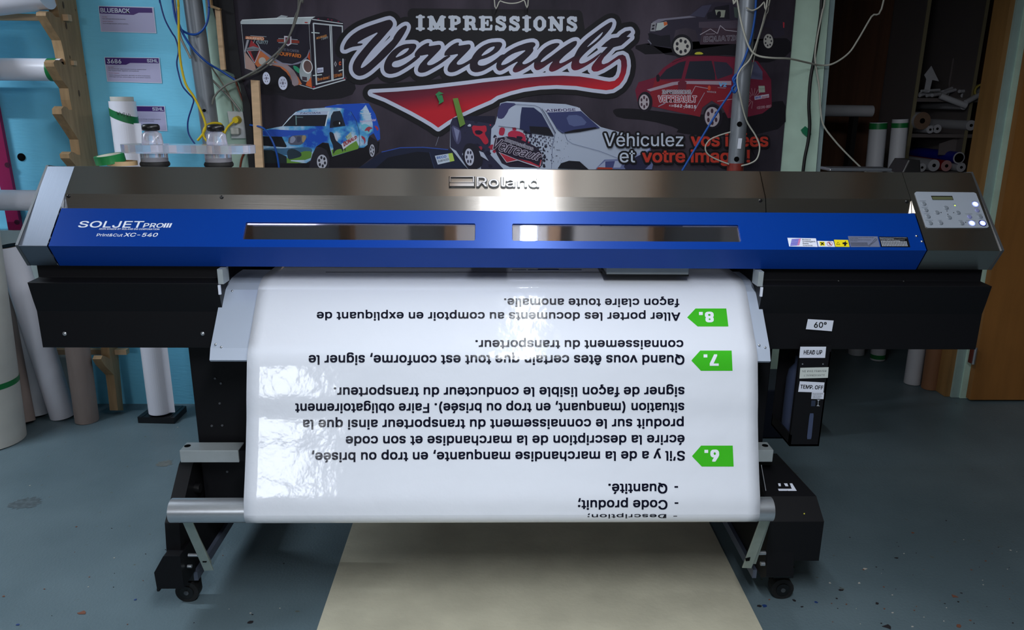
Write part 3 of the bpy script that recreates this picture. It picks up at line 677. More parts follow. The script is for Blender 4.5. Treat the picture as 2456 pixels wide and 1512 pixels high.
stick('handwritten_strip', [K(*p) for p in ((484, 340), (850, 332), (840, 468), (472, 478))], [('NE PAS FERMER', (K(508, 395), K(820, 390), K(824, 368), K(510, 370)), 0.0), ("L'IMPRIMANTE", (K(530, 448), K(798, 444), K(800, 422), K(532, 426)), 0.0)], YH, m_pen, mat('paper_strip', (205, 212, 208), 0.6))
stick('label_strip', [K(*p) for p in ((478, 514), (797, 530), (782, 660), (456, 650))], [('TEMP. OFF', (K(480, 606), K(776, 622), K(784, 570), K(486, 557)), 0.035)], YH)
stick('small_notice', [K(*p) for p in ((634, 658), (792, 662), (784, 744), (625, 742))], [('Discard fluid before', (K(640, 678), K(780, 680), K(781, 669), K(641, 667)), 0.02), ('it reaches the arrow.', (K(640, 696), K(760, 698), K(761, 687), K(641, 685)), 0.02), ('Videz le flacon', (K(640, 716), K(760, 718), K(761, 707), K(641, 705)), 0.02), ('avant la marque', (K(640, 733), K(740, 735), K(741, 724), K(641, 722)), 0.02)], YH)
mb = MB()
for (a, b, w) in (((718, 755), (712, 830), 4), ((700, 755), (740, 757), 4), ((694, 832), (734, 834), 4)):
    pa, pb = P(*K(*a), y=YH - 0.0014), P(*K(*b), y=YH - 0.0014); d = (pb - pa).normalized(); n_ = Vector((-d.z, 0, d.x)) * 0.0004
    mb.poly([pa - n_, pb - n_, pb + n_, pa + n_], m_wlet)
mb.poly([P(*K(*p), y=YH - 0.0014) for p in ((718, 750), (709, 766), (727, 766))], m_wlet); mb.poly([P(*K(*p), y=YH - 0.0014) for p in ((712, 836), (703, 820), (721, 820))], m_wlet)
mb.build('level_arrow', bh)
for q in ((512, 291), (777, 291)):
    mb = MB(); mb.lathe(P(*K(*q), y=YH), [(0.0022, 0), (0.0015, 0.0015)], m_alu, 12, (0, -1, 0)); mb.build('screw', bh)
stick('label_strip', [(1938, 766), (1999.5, 769.5), (1995, 795), (1933, 790)], [('60°', ((1952, 786.5), (1982, 786.5), (1983, 773), (1953, 773)), 0.03)], 1.984, parent=rh)
# ================================================================= PRINTED SHEET
sx0, sx1 = -0.642, 0.688
mb = MB(); n_ = len(prof); NX = 40
T_ = []
for i in range(n_):
    a, b = prof[max(i - 1, 0)], prof[min(i + 1, n_ - 1)]; t = (b - a).normalized(); T_.append(Vector((0, t.z, -t.y)))
pts = [Vector((sx0 + (sx1 - sx0) * j / NX, p.y, p.z)) for p in prof for j in range(NX + 1)]
fs = [[i * (NX + 1) + j, i * (NX + 1) + j + 1, (i + 1) * (NX + 1) + j + 1, (i + 1) * (NX + 1) + j] for i in range(n_ - 1) for j in range(NX)]
mb.add(pts, fs, m_sheet, True)
sheet = tag(mb.build('printed_sheet'), 'white glossy printed vinyl sheet hanging from the printer over the lower tube', 'sheet')
sd = sheet.modifiers.new('thickness', 'SOLIDIFY'); sd.thickness = 0.0004; sd.offset = 0
def Z(px, py, back=0.0012):
    d = ray(px, py); best = None
    for i in range(n_ - 1):
        y0, z0, y1, z1 = PY[i], PZ[i] - CAM_H, PY[i + 1], PZ[i + 1] - CAM_H
        den = d[1] * (z1 - z0) - d[2] * (y1 - y0)
        if abs(den) < 1e-9: continue
        t = (y0 * (z1 - z0) - z0 * (y1 - y0)) / den; u = (y0 * d[2] - z0 * d[1]) / -den if False else None
        yy, zz = t * d[1], t * d[2]
        l2 = (y1 - y0) ** 2 + (z1 - z0) ** 2; u = ((yy - y0) * (y1 - y0) + (zz - z0) * (z1 - z0)) / l2
        if -0.001 <= u <= 1.001 and t > 0 and (best is None or t < best): best = t
    if best is None: best = TY / d[1]
    best -= back / np.linalg.norm(d)
    return Vector((best * d[0], best * d[1], CAM_H + best * d[2]))
def Zvec(back):
    def f(x, y):
        X = (np.asarray(x) - W_PX / 2) / F_PX; Y = (np.asarray(y) - H_PX / 2) / F_PX
        d = np.stack([R3[i, 0] * X + R3[i, 1] * Y + R3[i, 2] for i in range(3)], 1)
        best = np.full(len(d), 1e9)
        for i in range(n_ - 1):
            y0, z0, y1, z1 = PY[i], PZ[i] - CAM_H, PY[i + 1], PZ[i + 1] - CAM_H
            den = d[:, 1] * (z1 - z0) - d[:, 2] * (y1 - y0); den = np.where(abs(den) < 1e-9, 1e-9, den)
            t = (y0 * (z1 - z0) - z0 * (y1 - y0)) / den
            u = ((t * d[:, 1] - y0) * (y1 - y0) + (t * d[:, 2] - z0) * (z1 - z0)) / ((y1 - y0) ** 2 + (z1 - z0) ** 2)
            ok = (u >= -0.001) & (u <= 1.001) & (t > 0) & (t < best); best = np.where(ok, t, best)
        best = np.where(best > 1e8, TY / d[:, 1], best); best = best - back / np.linalg.norm(d, axis=1)
        q = d * best[:, None]; q[:, 2] += CAM_H; return q
    return f
Z.vec = Zvec(0.0012)
cuts = [-0.1, 0.15, 0.4, 0.65, 0.9]
LINES = [  # text, start x, end x, baseline y at start / end, cap line y at start / end
    ('façon claire toute anomalie.', 1629.6, 1208.8, 716.8, 716.0, 736.6, 736),
    ('Aller porter les documents au comptoir en expliquant de', 1631.8, 759.9, 749.9, 748.5, 769.9, 768.8),
    ('connaissement du transporteur.', 1639, 1140.2, 816.4, 816.2, 837.8, 837.6),
    ('Quand vous êtes certain que tout est conforme, signer le', 1641.7, 740.3, 852.1, 852.2, 875.3, 875.6),
    ('signer de façon lisible le conducteur du transporteur.', 1642, 800.4, 928.5, 929.6, 951.7, 952.8),
    ('situation (manquant, en trop ou brisée). Faire obligatoirement', 1641.5, 707.8, 966.7, 968.3, 989.7, 991.4),
    ('produit sur le connaissement du transporteur ainsi que la', 1640, 726.8, 1005.1, 1007.6, 1028.3, 1031),
    ('écrire la description de la marchandise et son code', 1642, 829.3, 1043.8, 1046.8, 1066.9, 1070),
    ('S’il y a de la marchandise manquante, en trop ou brisée,', 1643, 747.6, 1082.2, 1086, 1105.5, 1109.3),
    ('Quantité.', 1600.7, 1459, 1160.7, 1160.9, 1184.4, 1184.6),
    ('Code produit;', 1601, 1386, 1200, 1200.4, 1222.8, 1223.2),
    ('Description;', 1598, 1409, 1234.0, 1234.2, 1243.6, 1243.8)]
mb = MB()
for s_, xr, xl, b0, b1, c0, c1 in LINES:
    put_text(mb, s_, ((xr, b0), (xl, b1), (xl, c1), (xr, c0)), Z, m_ink, 0.040, 0.0, 1.03, cuts)
for (y0, y1, x0, x1) in ((1166.5, 1170.5, 1617.6, 1626.4), (1205.5, 1209.2, 1618, 1627), (1238, 1239.6, 1615, 1624)):
    mb.poly([Z(x0, y1), Z(x1, y1), Z(x1, y0), Z(x0, y0)], m_ink)
# thin ruled line and the end of a blue picture just leaving the cover
for k in range(30):
    x0 = 781 + k * 22.3; mb.poly([Z(x0, 653.6), Z(x0 + 22.3, 653.7), Z(x0 + 22.3, 652.6), Z(x0, 652.5)], m_ink)
m_bink = mat('blue_ink', (50, 70, 130), 0.2)
for (x0, x1, y0, y1) in ((1228, 1262, 646.5, 648), (1266, 1395, 646.5, 648.2), (1290, 1340, 645, 646.5)): mb.poly([Z(x0, y1), Z(x1, y1), Z(x1, y0), Z(x0, y0)], m_bink)
mb.build('lettering', sheet)
for pts, s_, q in (([(1648, 761.8), (1668.2, 740.3), (1741.9, 740.5), (1747.1, 783.7), (1673.3, 783.5)], '8.', ((1711, 748), (1676.5, 748.6), (1676.8, 773.6), (1713.5, 773))),
                   ([(1657.9, 865.2), (1679.5, 841.3), (1754.8, 841.3), (1757, 889.9), (1681.2, 889.9)], '7.', ((1722, 850.3), (1687.5, 850.5), (1688, 878), (1724, 878))),
                   ([(1659.4, 1094.9), (1681.7, 1069.4), (1757.4, 1069.4), (1759.7, 1119.7), (1683.3, 1119.7)], '6.', ((1724.5, 1079), (1689.5, 1079.5), (1690, 1108), (1725.5, 1108)))):
    mb = MB(); tip, tl, tr, br, bl = pts; K_ = 14
    for k in range(K_):
        def edge(t):
            yl = tl[1] + t * (bl[1] - tl[1]); m_ = (tip[1] - tl[1]) / (bl[1] - tl[1])
            xl = tl[0] + (tip[0] - tl[0]) * t / m_ if t <= m_ else tip[0] + (bl[0] - tip[0]) * (t - m_) / (1 - m_)
            return xl, yl, tr[0] + t * (br[0] - tr[0])
        a, b = edge(k / K_), edge((k + 1) / K_)
        mb.poly([Z(a[0], a[1], 0.0008), Z(a[2], a[1], 0.0008), Z(b[2], b[1], 0.0008), Z(b[0], b[1], 0.0008)], m_green)
    (rx_, ry_), (lx_, ly_), (lx2, ly2), (rx2, ry2) = q
    pj = lambda x, y: Z(x, y, 0.0016)
    put_text(mb, s_[0], ((rx_, ry_), (lx_ + 14, ly_), (lx2 + 14.4, ly2), (rx2, ry2)), pj, m_white_ink, 0.075, cuts=cuts)
    mb.poly([pj(lx_ + 9, ly_), pj(lx_, ly_), pj(lx_ + 0.1, ly_ + 7.5), pj(lx_ + 9.1, ly_ + 7.5)], m_white_ink)
    mb.build('numbered_arrow', sheet)

# ================================================================= THINGS ON TOP OF THE PRINTER
top_y = 2.20
def topz(y): return 1.256 - (y - 2.2) * (0.0325 / 0.36)
m_clear = bpy.data.materials.new('clear_plastic'); m_clear.use_nodes = True
b_ = m_clear.node_tree.nodes['Principled BSDF']; b_.inputs['Base Color'].default_value = (0.88, 0.88, 1.0, 1); b_.inputs['Transmission Weight'].default_value = 0.75; b_.inputs['Roughness'].default_value = 0.12; b_.inputs['IOR'].default_value = 1.35
YT = 2.27; tz = topz(YT) + 0.0005
pl0, pl1 = P(290, 357, y=YT), P(597, 359, y=YT)
hold = thing('media_holder', 'clear plastic twin plate with two black topped knobs standing on the printer', 'media holder', (P(443, 390, y=YT).x, YT, tz))
cl, cr_ = P(371, 358, y=YT).x, P(520, 358, y=YT).x
zt0, zt1 = P(443, 369, y=YT - 0.04).z, P(443, 349, y=YT - 0.04).z
mb = MB(); cpx = [cl - 0.012, cr_ + 0.028]; rr = 0.082
o = []
for t in range(0, 17): a = math.radians(60 + 240 * t / 16); o.append((cpx[0] + rr * math.cos(a), rr * 0.6 * math.sin(a)))
o += [((cpx[0] + cpx[1]) / 2 - 0.02, -0.035), ((cpx[0] + cpx[1]) / 2 + 0.02, -0.035)]
for t in range(0, 17): a = math.radians(-120 + 240 * t / 16); o.append((cpx[1] + rr * math.cos(a), rr * 0.6 * math.sin(a)))
o += [((cpx[0] + cpx[1]) / 2 + 0.02, 0.035), ((cpx[0] + cpx[1]) / 2 - 0.02, 0.035)]
mb.loft([(x, YT + y, zt0) for x, y in o], [(x, YT + y, zt1) for x, y in o], m_clear); mb.build('plate', hold, 0.002)
for cx_ in (cl - 0.004, cr_ + 0.002):
    def hz(py): return P(443, py, y=YT).z
    mb = MB(); mb.lathe((cx_, YT, tz), [(0.034, 0), (0.040, 0.004), (0.041, 0.010), (0.038, 0.016)], m_rubber); mb.build('foot', hold)
    mb = MB(); mb.lathe((cx_, YT, tz + 0.0165), [(0.037, 0), (0.037, zt0 - tz - 0.018)], m_clear); mb.build('hub', hold)
    mb = MB(); mb.lathe((cx_, YT, tz + 0.0168), [(0.033, 0), (0.033, 0.009)], m_black2); mb.build('ring', hold)
    mb = MB(); mb.lathe((cx_, YT, zt1 + 0.0005), [(0.029, 0), (0.026, hz(322) - zt1), (0.019, hz(318) - zt1), (0.016, hz(315) - zt1)], m_clear); mb.build('neck', hold)
    mb = MB(); zk = hz(315); mb.lathe((cx_, YT, zk), [(0.013, 0), (0.022, 0.002), (0.024, 0.006), (0.024, 0.014), (0.020, 0.019), (0.008, 0.020)], m_black2); mb.build('knob', hold)
# tape rolls
m_card = mat('cardboard_core', (176, 130, 80), 0.7); m_card2 = mat('brown_cardboard', (140, 112, 92), 0.75, noise=(20, 0.08))
def ring(mb, c, ax, ro, ri, h, material, inner):
    ax = Vector(ax).normalized(); a = ax.orthogonal().normalized(); b = ax.cross(a); c = Vector(c); n = 40
    def rg(r, k): return [c + ax * k + r * (math.cos(2 * math.pi * i / n) * a + math.sin(2 * math.pi * i / n) * b) for i in range(n)]
    A, B, C_, D = rg(ro, -h / 2), rg(ro, h / 2), rg(ri, h / 2), rg(ri, -h / 2)
    F = lambda o1, o2: [[o1 + i, o1 + (i + 1) % n, o2 + (i + 1) % n, o2 + i] for i in range(n)]
    mb.add(A + B, F(0, n), material, True); mb.add(B + C_, F(0, n), material); mb.add(C_ + D, F(0, n), inner, True); mb.add(D + A, F(0, n), material)
c = P(294, 397, y=2.245)
mb = MB(); ring(mb, (c.x, 2.245, topz(2.245) + 0.011), (0, 0, 1), 0.040, 0.030, 0.012, mat('beige_tape', (190, 160, 120), 0.5), m_card)
tag(mb.build('tape_roll'), 'flat roll of beige tape lying on the printer under the green roll', 'tape roll')
c2 = P(262, 384, y=2.23)
mb = MB(); ring(mb, (c2.x, 2.235, c2.z + 0.003), (-0.12, -0.10, 1), 0.040, 0.032, 0.023, m_tape, mat('white_core', (210, 210, 200), 0.6)); tag(mb.build('tape_roll'), 'green masking tape roll leaning on the beige roll at the left end', 'tape roll')
m_case = mat('smoky_clear_case', (70, 74, 80), 0.08)
# clear case at the right, dark lumps behind the top
YC = 2.22
a, b = P(1990, 408, y=YC), P(2140, 412, y=YC)
mb = MB(); mb.box((a.x, YC, topz(YC) + 0.002), (b.x, YC + 0.07, topz(YC) + 0.011), m_case)
tag(mb.build('clear_case', bevel=0.003), 'shallow smoky plastic case lying on the right part of the printer top', 'case')
a, b = P(2158, 400, y=2.40), P(2195, 400, y=2.40); 
mb = MB(); zz0 = topz(2.40) + 0.001; mb.loft([(a.x - 0.01, 2.36, zz0), (b.x, 2.36, zz0), (b.x, 2.46, zz0), (a.x - 0.01, 2.46, zz0)], [(a.x + 0.01, 2.37, zz0 + 0.04), (b.x - 0.003, 2.37, zz0 + 0.04), (b.x - 0.003, 2.46, zz0 + 0.04), (a.x + 0.01, 2.46, zz0 + 0.04)], m_black2)
tag(mb.build('black_box', bevel=0.003), 'small black box on the printer top behind the control panel end', 'box')

# ================================================================= BANNER
KB = 1.36
BY = 3.41
lay = [0]
def bproj():
    lay[0] += 1; o = lay[0] * 0.00002
    return lambda x, y: P(x, y, y=BY - o)
BM = {}
def bc(h, k=KB):
    if (h, k) not in BM: BM[(h, k)] = mat('print_' + h + ('' if k == KB else '_b'), hexc(h), 0.62, 0, k, spec=0.25)
    return BM[(h, k)]
def bp(mb, pts, h, sm=0):
    for _ in range(sm): pts = chaikin(pts)
    f = bproj(); mb.poly([f(*p) for p in pts], bc(h) if isinstance(h, str) else h)
def bl(mb, pts, w, h):      # thin printed line
    f = bproj(); m_ = bc(h)
    for a, b in zip(pts[:-1], pts[1:]):
        l = math.hypot(b[0] - a[0], b[1] - a[1]) + 1e-6; nx, ny = -(b[1] - a[1]) / l * w / 2, (b[0] - a[0]) / l * w / 2
        mb.poly([f(a[0] - nx, a[1] - ny), f(b[0] - nx, b[1] - ny), f(b[0] + nx, b[1] + ny), f(a[0] + nx, a[1] + ny)], m_)
def bt(mb, s_, q, h, b=0.03, shear=0.0): put_text(mb, s_, q, bproj(), bc(h), b, shear)
def halo(mb, s_, q, h, r, b=0.03, shear=0.0, n=10):   # printed outline round lettering
    for k in range(n):
        dx, dy = r * math.cos(2 * math.pi * k / n), r * math.sin(2 * math.pi * k / n); bt(mb, s_, [(x + dx, y + dy) for x, y in q], h, b, shear)
def tf(ox, oy, s_): return lambda *c: [(ox + x / s_, oy + y / s_) for x, y in c]
def banner_cloth():
    m = bpy.data.materials.new('banner_cloth'); m.use_nodes = True; nt = m.node_tree; b = nt.nodes['Principled BSDF']; N = nt.nodes.new; L = nt.links.new
    tc = N('ShaderNodeTexCoord'); mp = N('ShaderNodeMapping'); mp.inputs['Scale'].default_value = (1, 1, 0.35); L(tc.outputs['Object'], mp.inputs[0])
    n = N('ShaderNodeTexNoise'); n.inputs['Scale'].default_value = 2.3; n.inputs['Detail'].default_value = 7; n.inputs['Roughness'].default_value = 0.6; L(mp.outputs[0], n.inputs['Vector'])
    r = N('ShaderNodeValToRGB'); L(n.outputs['Fac'], r.inputs[0])
    a, c = r.color_ramp.elements; a.position = 0.34; c.position = 0.66
    a.color = (*[v * KB for v in lin((27, 25, 33))], 1); c.color = (*[v * KB for v in lin((66, 59, 70))], 1)
    L(r.outputs[0], b.inputs['Base Color']); b.inputs['Roughness'].default_value = 0.7; b.inputs['Specular IOR Level'].default_value = 0.2
    return m
m_cloth = banner_cloth()
ban = thing('banner', 'dark printed banner with a silver script logo and six vehicles hanging behind the printer', 'banner', (0.07, BY, 0.9))
# a gently waved cloth, flat enough to carry the print
mb = MB(); bx0, bx1 = P(556, 0, y=BY).x, P(1906, 0, y=BY).x; bx0b = P(598, 405, y=BY).x
def bedge(z): t = (z - 1.14) / (1.84 - 1.14); return bx0b + (bx0 - bx0b) * t
mb.slab([(bedge(0.78), BY, 0.78), (bx1 + 0.02, BY, 0.78), (bx1, BY, 2.10), (bedge(2.10), BY, 2.10)], 0.002, m_cloth); mb.build('cloth', ban)
# --- shadows and vehicles, each its own printed picture
# trailer
D = tf(570, 30, 6.871); mb = MB()
bp(mb, D((150, 1160), (400, 1000), (1000, 1180), (1240, 1270), (1780, 1110), (1900, 1000), (1960, 1330), (1640, 1440), (900, 1440), (640, 1345), (520, 1370), (380, 1350), (140, 1240)), '17151c', 1)
bp(mb, D((50, 190), (1190, 190), (1230, 1255), (1020, 1190), (860, 1060), (700, 960), (360, 960), (120, 925), (100, 500)), '1f1c28')
bp(mb, D((45, 155), (70, 120), (640, 90), (1280, 68), (1215, 110), (1200, 192), (50, 192)), 'a9b3b8', 0)
bp(mb, D((70, 118), (640, 88), (1280, 68), (1240, 85), (640, 104), (80, 128)), 'cdd6da')
bp(mb, D((640, 88), (720, 42), (830, 62), (790, 86)), '9aa2a8')
bp(mb, D((1190, 190), (1215, 110), (1290, 70), (1440, 70), (1600, 100), (1745, 170), (1760, 1090), (1240, 1262), (1205, 700)), '211d28')
bp(mb, D((1225, 105), (1735, 178), (1735, 190), (1225, 120)), 'bfc6cc')
for a in ((1330, 105), (1490, 110), (1550, 125), (1660, 150)): bp(mb, D((a[0] - 14, a[1] - 7), (a[0] + 14, a[1] - 5), (a[0] + 14, a[1] + 7), (a[0] - 14, a[1] + 5)), '8c2040')
for ln, w in ((((1248, 172), (1300, 1195)), 3.4), (((1248, 178), (1730, 225)), 3.4), (((1725, 215), (1742, 1080)), 2.6), (((1290, 1185), (1750, 1075)), 3.0), (((1520, 205), (1555, 1130)), 2.6), (((1545, 200), (1575, 1130)), 2.0), (((1240, 1262), (1775, 1108)), 2.6), (((1020, 1190), (1240, 1258)), 1.4), (((60, 200), (110, 700), (125, 920), (310, 975)), 0.9), (((1175, 195), (1205, 700), (1215, 1240)), 0.7)):
    bl(mb, D(*ln), w, 'aeb6bd')
for a, b in (((1215, 330), (1350, 340)), ((1240, 1040), (1390, 1025)), ((1665, 965), (1745, 940))): bl(mb, D(a, b), 2.4, 'b4c2c4')
# painted side of the trailer
bp(mb, D((115, 640), (280, 850), (310, 970), (130, 925)), '9a7f78'); bp(mb, D((370, 630), (600, 770), (830, 870), (1000, 1070), (1060, 1180), (930, 1215), (860, 1060), (700, 900), (480, 850), (330, 900), (285, 850)), 'a9603c')
bp(mb, D((380, 600), (600, 750), (740, 830), (900, 850), (1050, 800), (1140, 720), (1185, 600), (1190, 660), (1120, 790), (1000, 850), (860, 870), (700, 850), (540, 760), (380, 630)), '77778a')
bp(mb, D((1185, 640), (1195, 800), (1150, 740)), 'b5482c'); bp(mb, D((1150, 1120), (1210, 1060), (1225, 1240), (1120, 1200)), 'b5562c')
bp(mb, D((150, 450), (190, 450), (130, 660), (110, 640)), '8f8f98'); bp(mb, D((190, 560), (220, 450), (300, 530), (370, 600), (290, 830), (150, 630)), '8c2b30'); bp(mb, D((215, 640), (350, 620), (280, 800)), '231a22')
bl(mb, D((330, 515), (375, 610), (280, 835)), 1.6, 'a8aab2'); bl(mb, D((150, 625), (275, 830)), 1.2, 'a8aab2')
bp(mb, D((155, 585), (255, 555), (365, 590), (350, 630), (160, 635)), '70757c'); bt(mb, 'INTERNATIONAL', D((165, 618), (350, 612), (350, 594), (165, 600)), '2a2a30', 0.03)
bp(mb, D((130, 390), (420, 400), (440, 430), (430, 460), (280, 450), (125, 435)), 'b06c50', 0); bt(mb, 'BOUFFARD', D((140, 435), (425, 455), (425, 415), (150, 400)), 'd8b8a0', 0.03)
bt(mb, 'Team', D((250, 505), (495, 525), (500, 445), (260, 430)), '8a9aa0', 0.0, 0.3)
bl(mb, D((210, 382), (475, 400)), 1.0, '9aa4ac')
for k, c_ in enumerate(('8f9098', 'b0432e', 'b0432e', '8f9098')): bl(mb, D((650 + (k in (0, 3)) * 20, 430 + k * 22), (760, 432 + k * 22)), 1.7, c_); bl(mb, D((885, 440 + k * 24), (1015 - (k in (0, 3)) * 25, 450 + k * 24)), 1.7, c_)
bp(mb, D((765, 385), (885, 395), (885, 520), (830, 555), (765, 500)), 'b8b4be'); bp(mb, D((785, 410), (865, 415), (865, 505), (828, 530), (788, 490)), '5c3040')
bt(mb, 'CENTRE DU CAMION', D((668, 618), (1005, 660), (1005, 618), (668, 580)), '77788a', 0.0); bt(mb, 'BOUFFARD', D((650, 700), (1045, 750), (1045, 690), (650, 640)), 'c06a30', 0.05)
bp(mb, D(*ell(405, 800, 60, 62)), 'a09c98'); bp(mb, D(*ell(540, 820, 60, 55)), 'b0a8a0'); bp(mb, D((910, 870), (980, 890), (1070, 980), (1070, 1020), (1000, 1000), (930, 940)), '2f8a68', 1)
bp(mb, D((1040, 820), (1090, 770), (1200, 800), (1210, 1060), (1150, 1150), (1050, 1120), (1010, 1000)), '8f989e', 1); bp(mb, D(*ell(1150, 890, 85, 118, rot=-0.2)), 'c8ccd2'); bp(mb, D(*ell(1155, 890, 68, 98, rot=-0.2)), '5e4a48')
bp(mb, D((1060, 1055), (1140, 1065), (1145, 1125), (1065, 1120)), '3a3038')
# fender and wheels
bp(mb, D((480, 850), (720, 880), (830, 960), (880, 1060), (905, 1220), (1020, 1190), (960, 990), (820, 860), (600, 820)), '83767c', 1)
bp(mb, D((330, 960), (560, 900), (720, 920), (830, 1010), (880, 1190), (760, 1330), (500, 1280), (370, 1180)), '131118', 1)
for cx_, cy_, rx, ry in ((473, 1085, 62, 105), (745, 1165, 75, 112)):
    bp(mb, D(*ell(cx_, cy_, rx, ry, rot=-0.12)), 'b9bdd2')
    for t in range(6): a = t * math.pi / 3; bp(mb, D(*ell(cx_ + rx * 0.55 * math.cos(a), cy_ + ry * 0.55 * math.sin(a), 6, 10, 10)), '33313e')
    bp(mb, D(*ell(cx_, cy_, 17, 26, 12)), '6d6a80')
bt(mb, 'BOUFFARD', D((1300, 442), (1470, 400), (1465, 362), (1300, 408)), 'c88a50', 0.03); bt(mb, 'Team', D((1380, 455), (1490, 425), (1485, 385), (1375, 410)), '9aa4a8', 0.0, 0.3)
bp(mb, D((1310, 915), (1412, 905), (1414, 985), (1312, 1000)), 'b0b4c8'); bt(mb, 'RX70797', D((1325, 982), (1400, 972), (1400, 935), (1325, 942)), '50507a', 0.02)
bt(mb, 'On en donne !', D((1315, 1130), (1512, 1090), (1510, 1040), (1312, 1080)), 'b06a38', 0.03); bt(mb, '110 km/h!', D((1585, 1075), (1720, 1045), (1718, 995), (1582, 1022)), 'b06a38', 0.03)
bp(mb, D((1610, 800), (1635, 850), (1612, 900), (1588, 850)), '8d8d96'); bp(mb, D((1612, 825), (1624, 850), (1612, 875), (1600, 850)), '3a3540')
bt(mb, 'C', D((1668, 870), (1706, 868), (1706, 808), (1668, 812)), 'c8562c', 0.06)
bp(mb, D((1240, 1222), (1275, 1222), (1272, 1235), (1245, 1238)), 'b02040'); bp(mb, D((1745, 1085), (1770, 1082), (1768, 1095), (1748, 1098)), 'b02040'); bp(mb, D((1105, 155), (1155, 158), (1152, 175), (1105, 172)), 'a03030')
mb.build('trailer_picture', ban)
# blue and white pickup
m_sky = bpy.data.materials.new('print_sky'); m_sky.use_nodes = True
def sky(m, z0, z1):
    nt = m.node_tree; b = nt.nodes['Principled BSDF']; N = nt.nodes.new; L = nt.links.new
    tc = N('ShaderNodeTexCoord'); n = N('ShaderNodeTexNoise'); n.inputs['Scale'].default_value = 11; n.inputs['Detail'].default_value = 5; L(tc.outputs['Object'], n.inputs['Vector'])
    r = N('ShaderNodeValToRGB'); L(n.outputs['Fac'], r.inputs[0]); cr = r.color_ramp
    cr.elements[0].position = 0.38; cr.elements[0].color = (*[v * KB for v in lin((28, 68, 160))], 1)
    e = cr.elements.new(0.47); e.color = (*[v * KB for v in lin((70, 140, 185))], 1)
    cr.elements[2].position = 0.56; cr.elements[2].color = (*[v * KB for v in lin((160, 180, 200))], 1)
    L(r.outputs[0], b.inputs['Base Color']); b.inputs['Roughness'].default_value = 0.6; b.inputs['Specular IOR Level'].default_value = 0.2
sky(m_sky, 0, 1)
E_ = tf(620, 235, 7.675); mb = MB(); lay[0] = 0
bp(mb, E_((60, 1150), (900, 1200), (1900, 900), (2230, 800), (2210, 1000), (1860, 1280), (60, 1300)), '15131a')
bp(mb, E_((40, 600), (330, 540), (440, 520), (560, 370), (680, 260), (830, 205), (1220, 180), (1300, 150), (1450, 120), (1950, 98), (2030, 100), (2150, 300), (2230, 560), (2240, 760), (2190, 790), (2120, 650), (2040, 700), (2010, 860), (1940, 915), (1850, 920), (1830, 940), (1360, 1080), (1290, 830), (1180, 820), (1060, 900), (990, 1040), (960, 1150), (880, 1200), (60, 1200)), m_sky)
bp(mb, E_((1220, 160), (1450, 120), (1950, 98), (1990, 110), (1900, 220), (1820, 300), (1800, 420), (1700, 250), (1600, 200), (1450, 180), (1220, 180)), '1c46a8', 1)
bp(mb, E_((1960, 98), (2030, 100), (2150, 300), (2230, 560), (2240, 760), (2190, 790), (2120, 650), (2100, 460), (2060, 300)), '1b47a6')
bp(mb, E_((40, 620), (250, 575), (440, 590), (700, 600), (930, 590), (1100, 560), (900, 680), (560, 690), (520, 720), (60, 700)), '2547a0', 1)
bp(mb, E_((60, 930), (500, 930), (900, 900), (1000, 950), (960, 1050), (700, 1080), (60, 1000)), '365a78', 1)
bp(mb, E_((500, 1150), (960, 1140), (990, 980), (800, 980), (650, 1100), (80, 1140), (80, 1195), (900, 1205)), '567d34', 1)
bp(mb, E_((80, 960), (240, 960), (520, 1080), (520, 1200), (80, 1200)), '1a2226')
bp(mb, E_((520, 960), (640, 930), (790, 1010), (790, 1080), (650, 1120), (540, 1140)), '22303a', 1)
bp(mb, E_((1340, 960), (1700, 850), (1800, 790), (1850, 900), (1830, 940), (1360, 1075)), '5c8434', 0)
bp(mb, E_((440, 520), (620, 318), (1280, 310), (1230, 520)), '1c1d26'); bp(mb, E_((625, 315), (690, 265), (1300, 242), (1278, 308)), '9ba6be'); bt(mb, 'TACOMA', E_((760, 298), (1140, 290), (1145, 262), (765, 270)), '2f3560', 0.04, 0.2)
bl(mb, E_((445, 518), (640, 310), (700, 262)), 1.3, 'c9d2dc'); bl(mb, E_((690, 330), (695, 500)), 2.6, '5e7a7c'); bl(mb, E_((700, 355), (820, 358)), 2.0, '54666c')
bp(mb, E_((1310, 540), (1335, 330), (1380, 250), (1500, 238), (1530, 290), (1600, 515), (1320, 555)), '1f2634', 0); bp(mb, E_((1365, 440), (1440, 415), (1530, 425), (1540, 510), (1400, 530), (1365, 500)), '14151c', 1)
bp(mb, E_(*ell(1492, 465, 12, 22)), 'b8bcc4')
bl(mb, E_((1290, 250), (1255, 400), (1230, 520)), 2.6, 'bcc6d2'); bl(mb, E_((1700, 250), (1790, 400), (1850, 600), (1865, 850), (1845, 930)), 0.9, '2a3038')
bp(mb, E_((60, 705), (430, 715), (520, 890), (500, 910), (80, 880)), '16181f'); bp(mb, E_((560, 700), (870, 680), (885, 740), (830, 830), (760, 870), (540, 860)), '4c4f60', 1)
bp(mb, E_((800, 690), (870, 690), (875, 750), (825, 830), (800, 800)), '8a7a60', 1); bp(mb, E_((590, 720), (650, 700), (690, 760), (640, 830), (575, 830)), '7d8298', 1); bp(mb, E_((700, 710), (780, 710), (780, 800), (710, 830)), '3a3c50', 1)
bp(mb, E_((1300, 620), (1380, 640), (1420, 780), (1540, 880), (1600, 900), (1600, 1000), (1570, 920), (1545, 1010), (1530, 930), (1420, 960), (1370, 1050), (1380, 900), (1320, 760)), '1c1f2c', 1)
bp(mb, E_((1380, 650), (1425, 650), (1470, 790), (1430, 800)), 'a8adb8', 1)
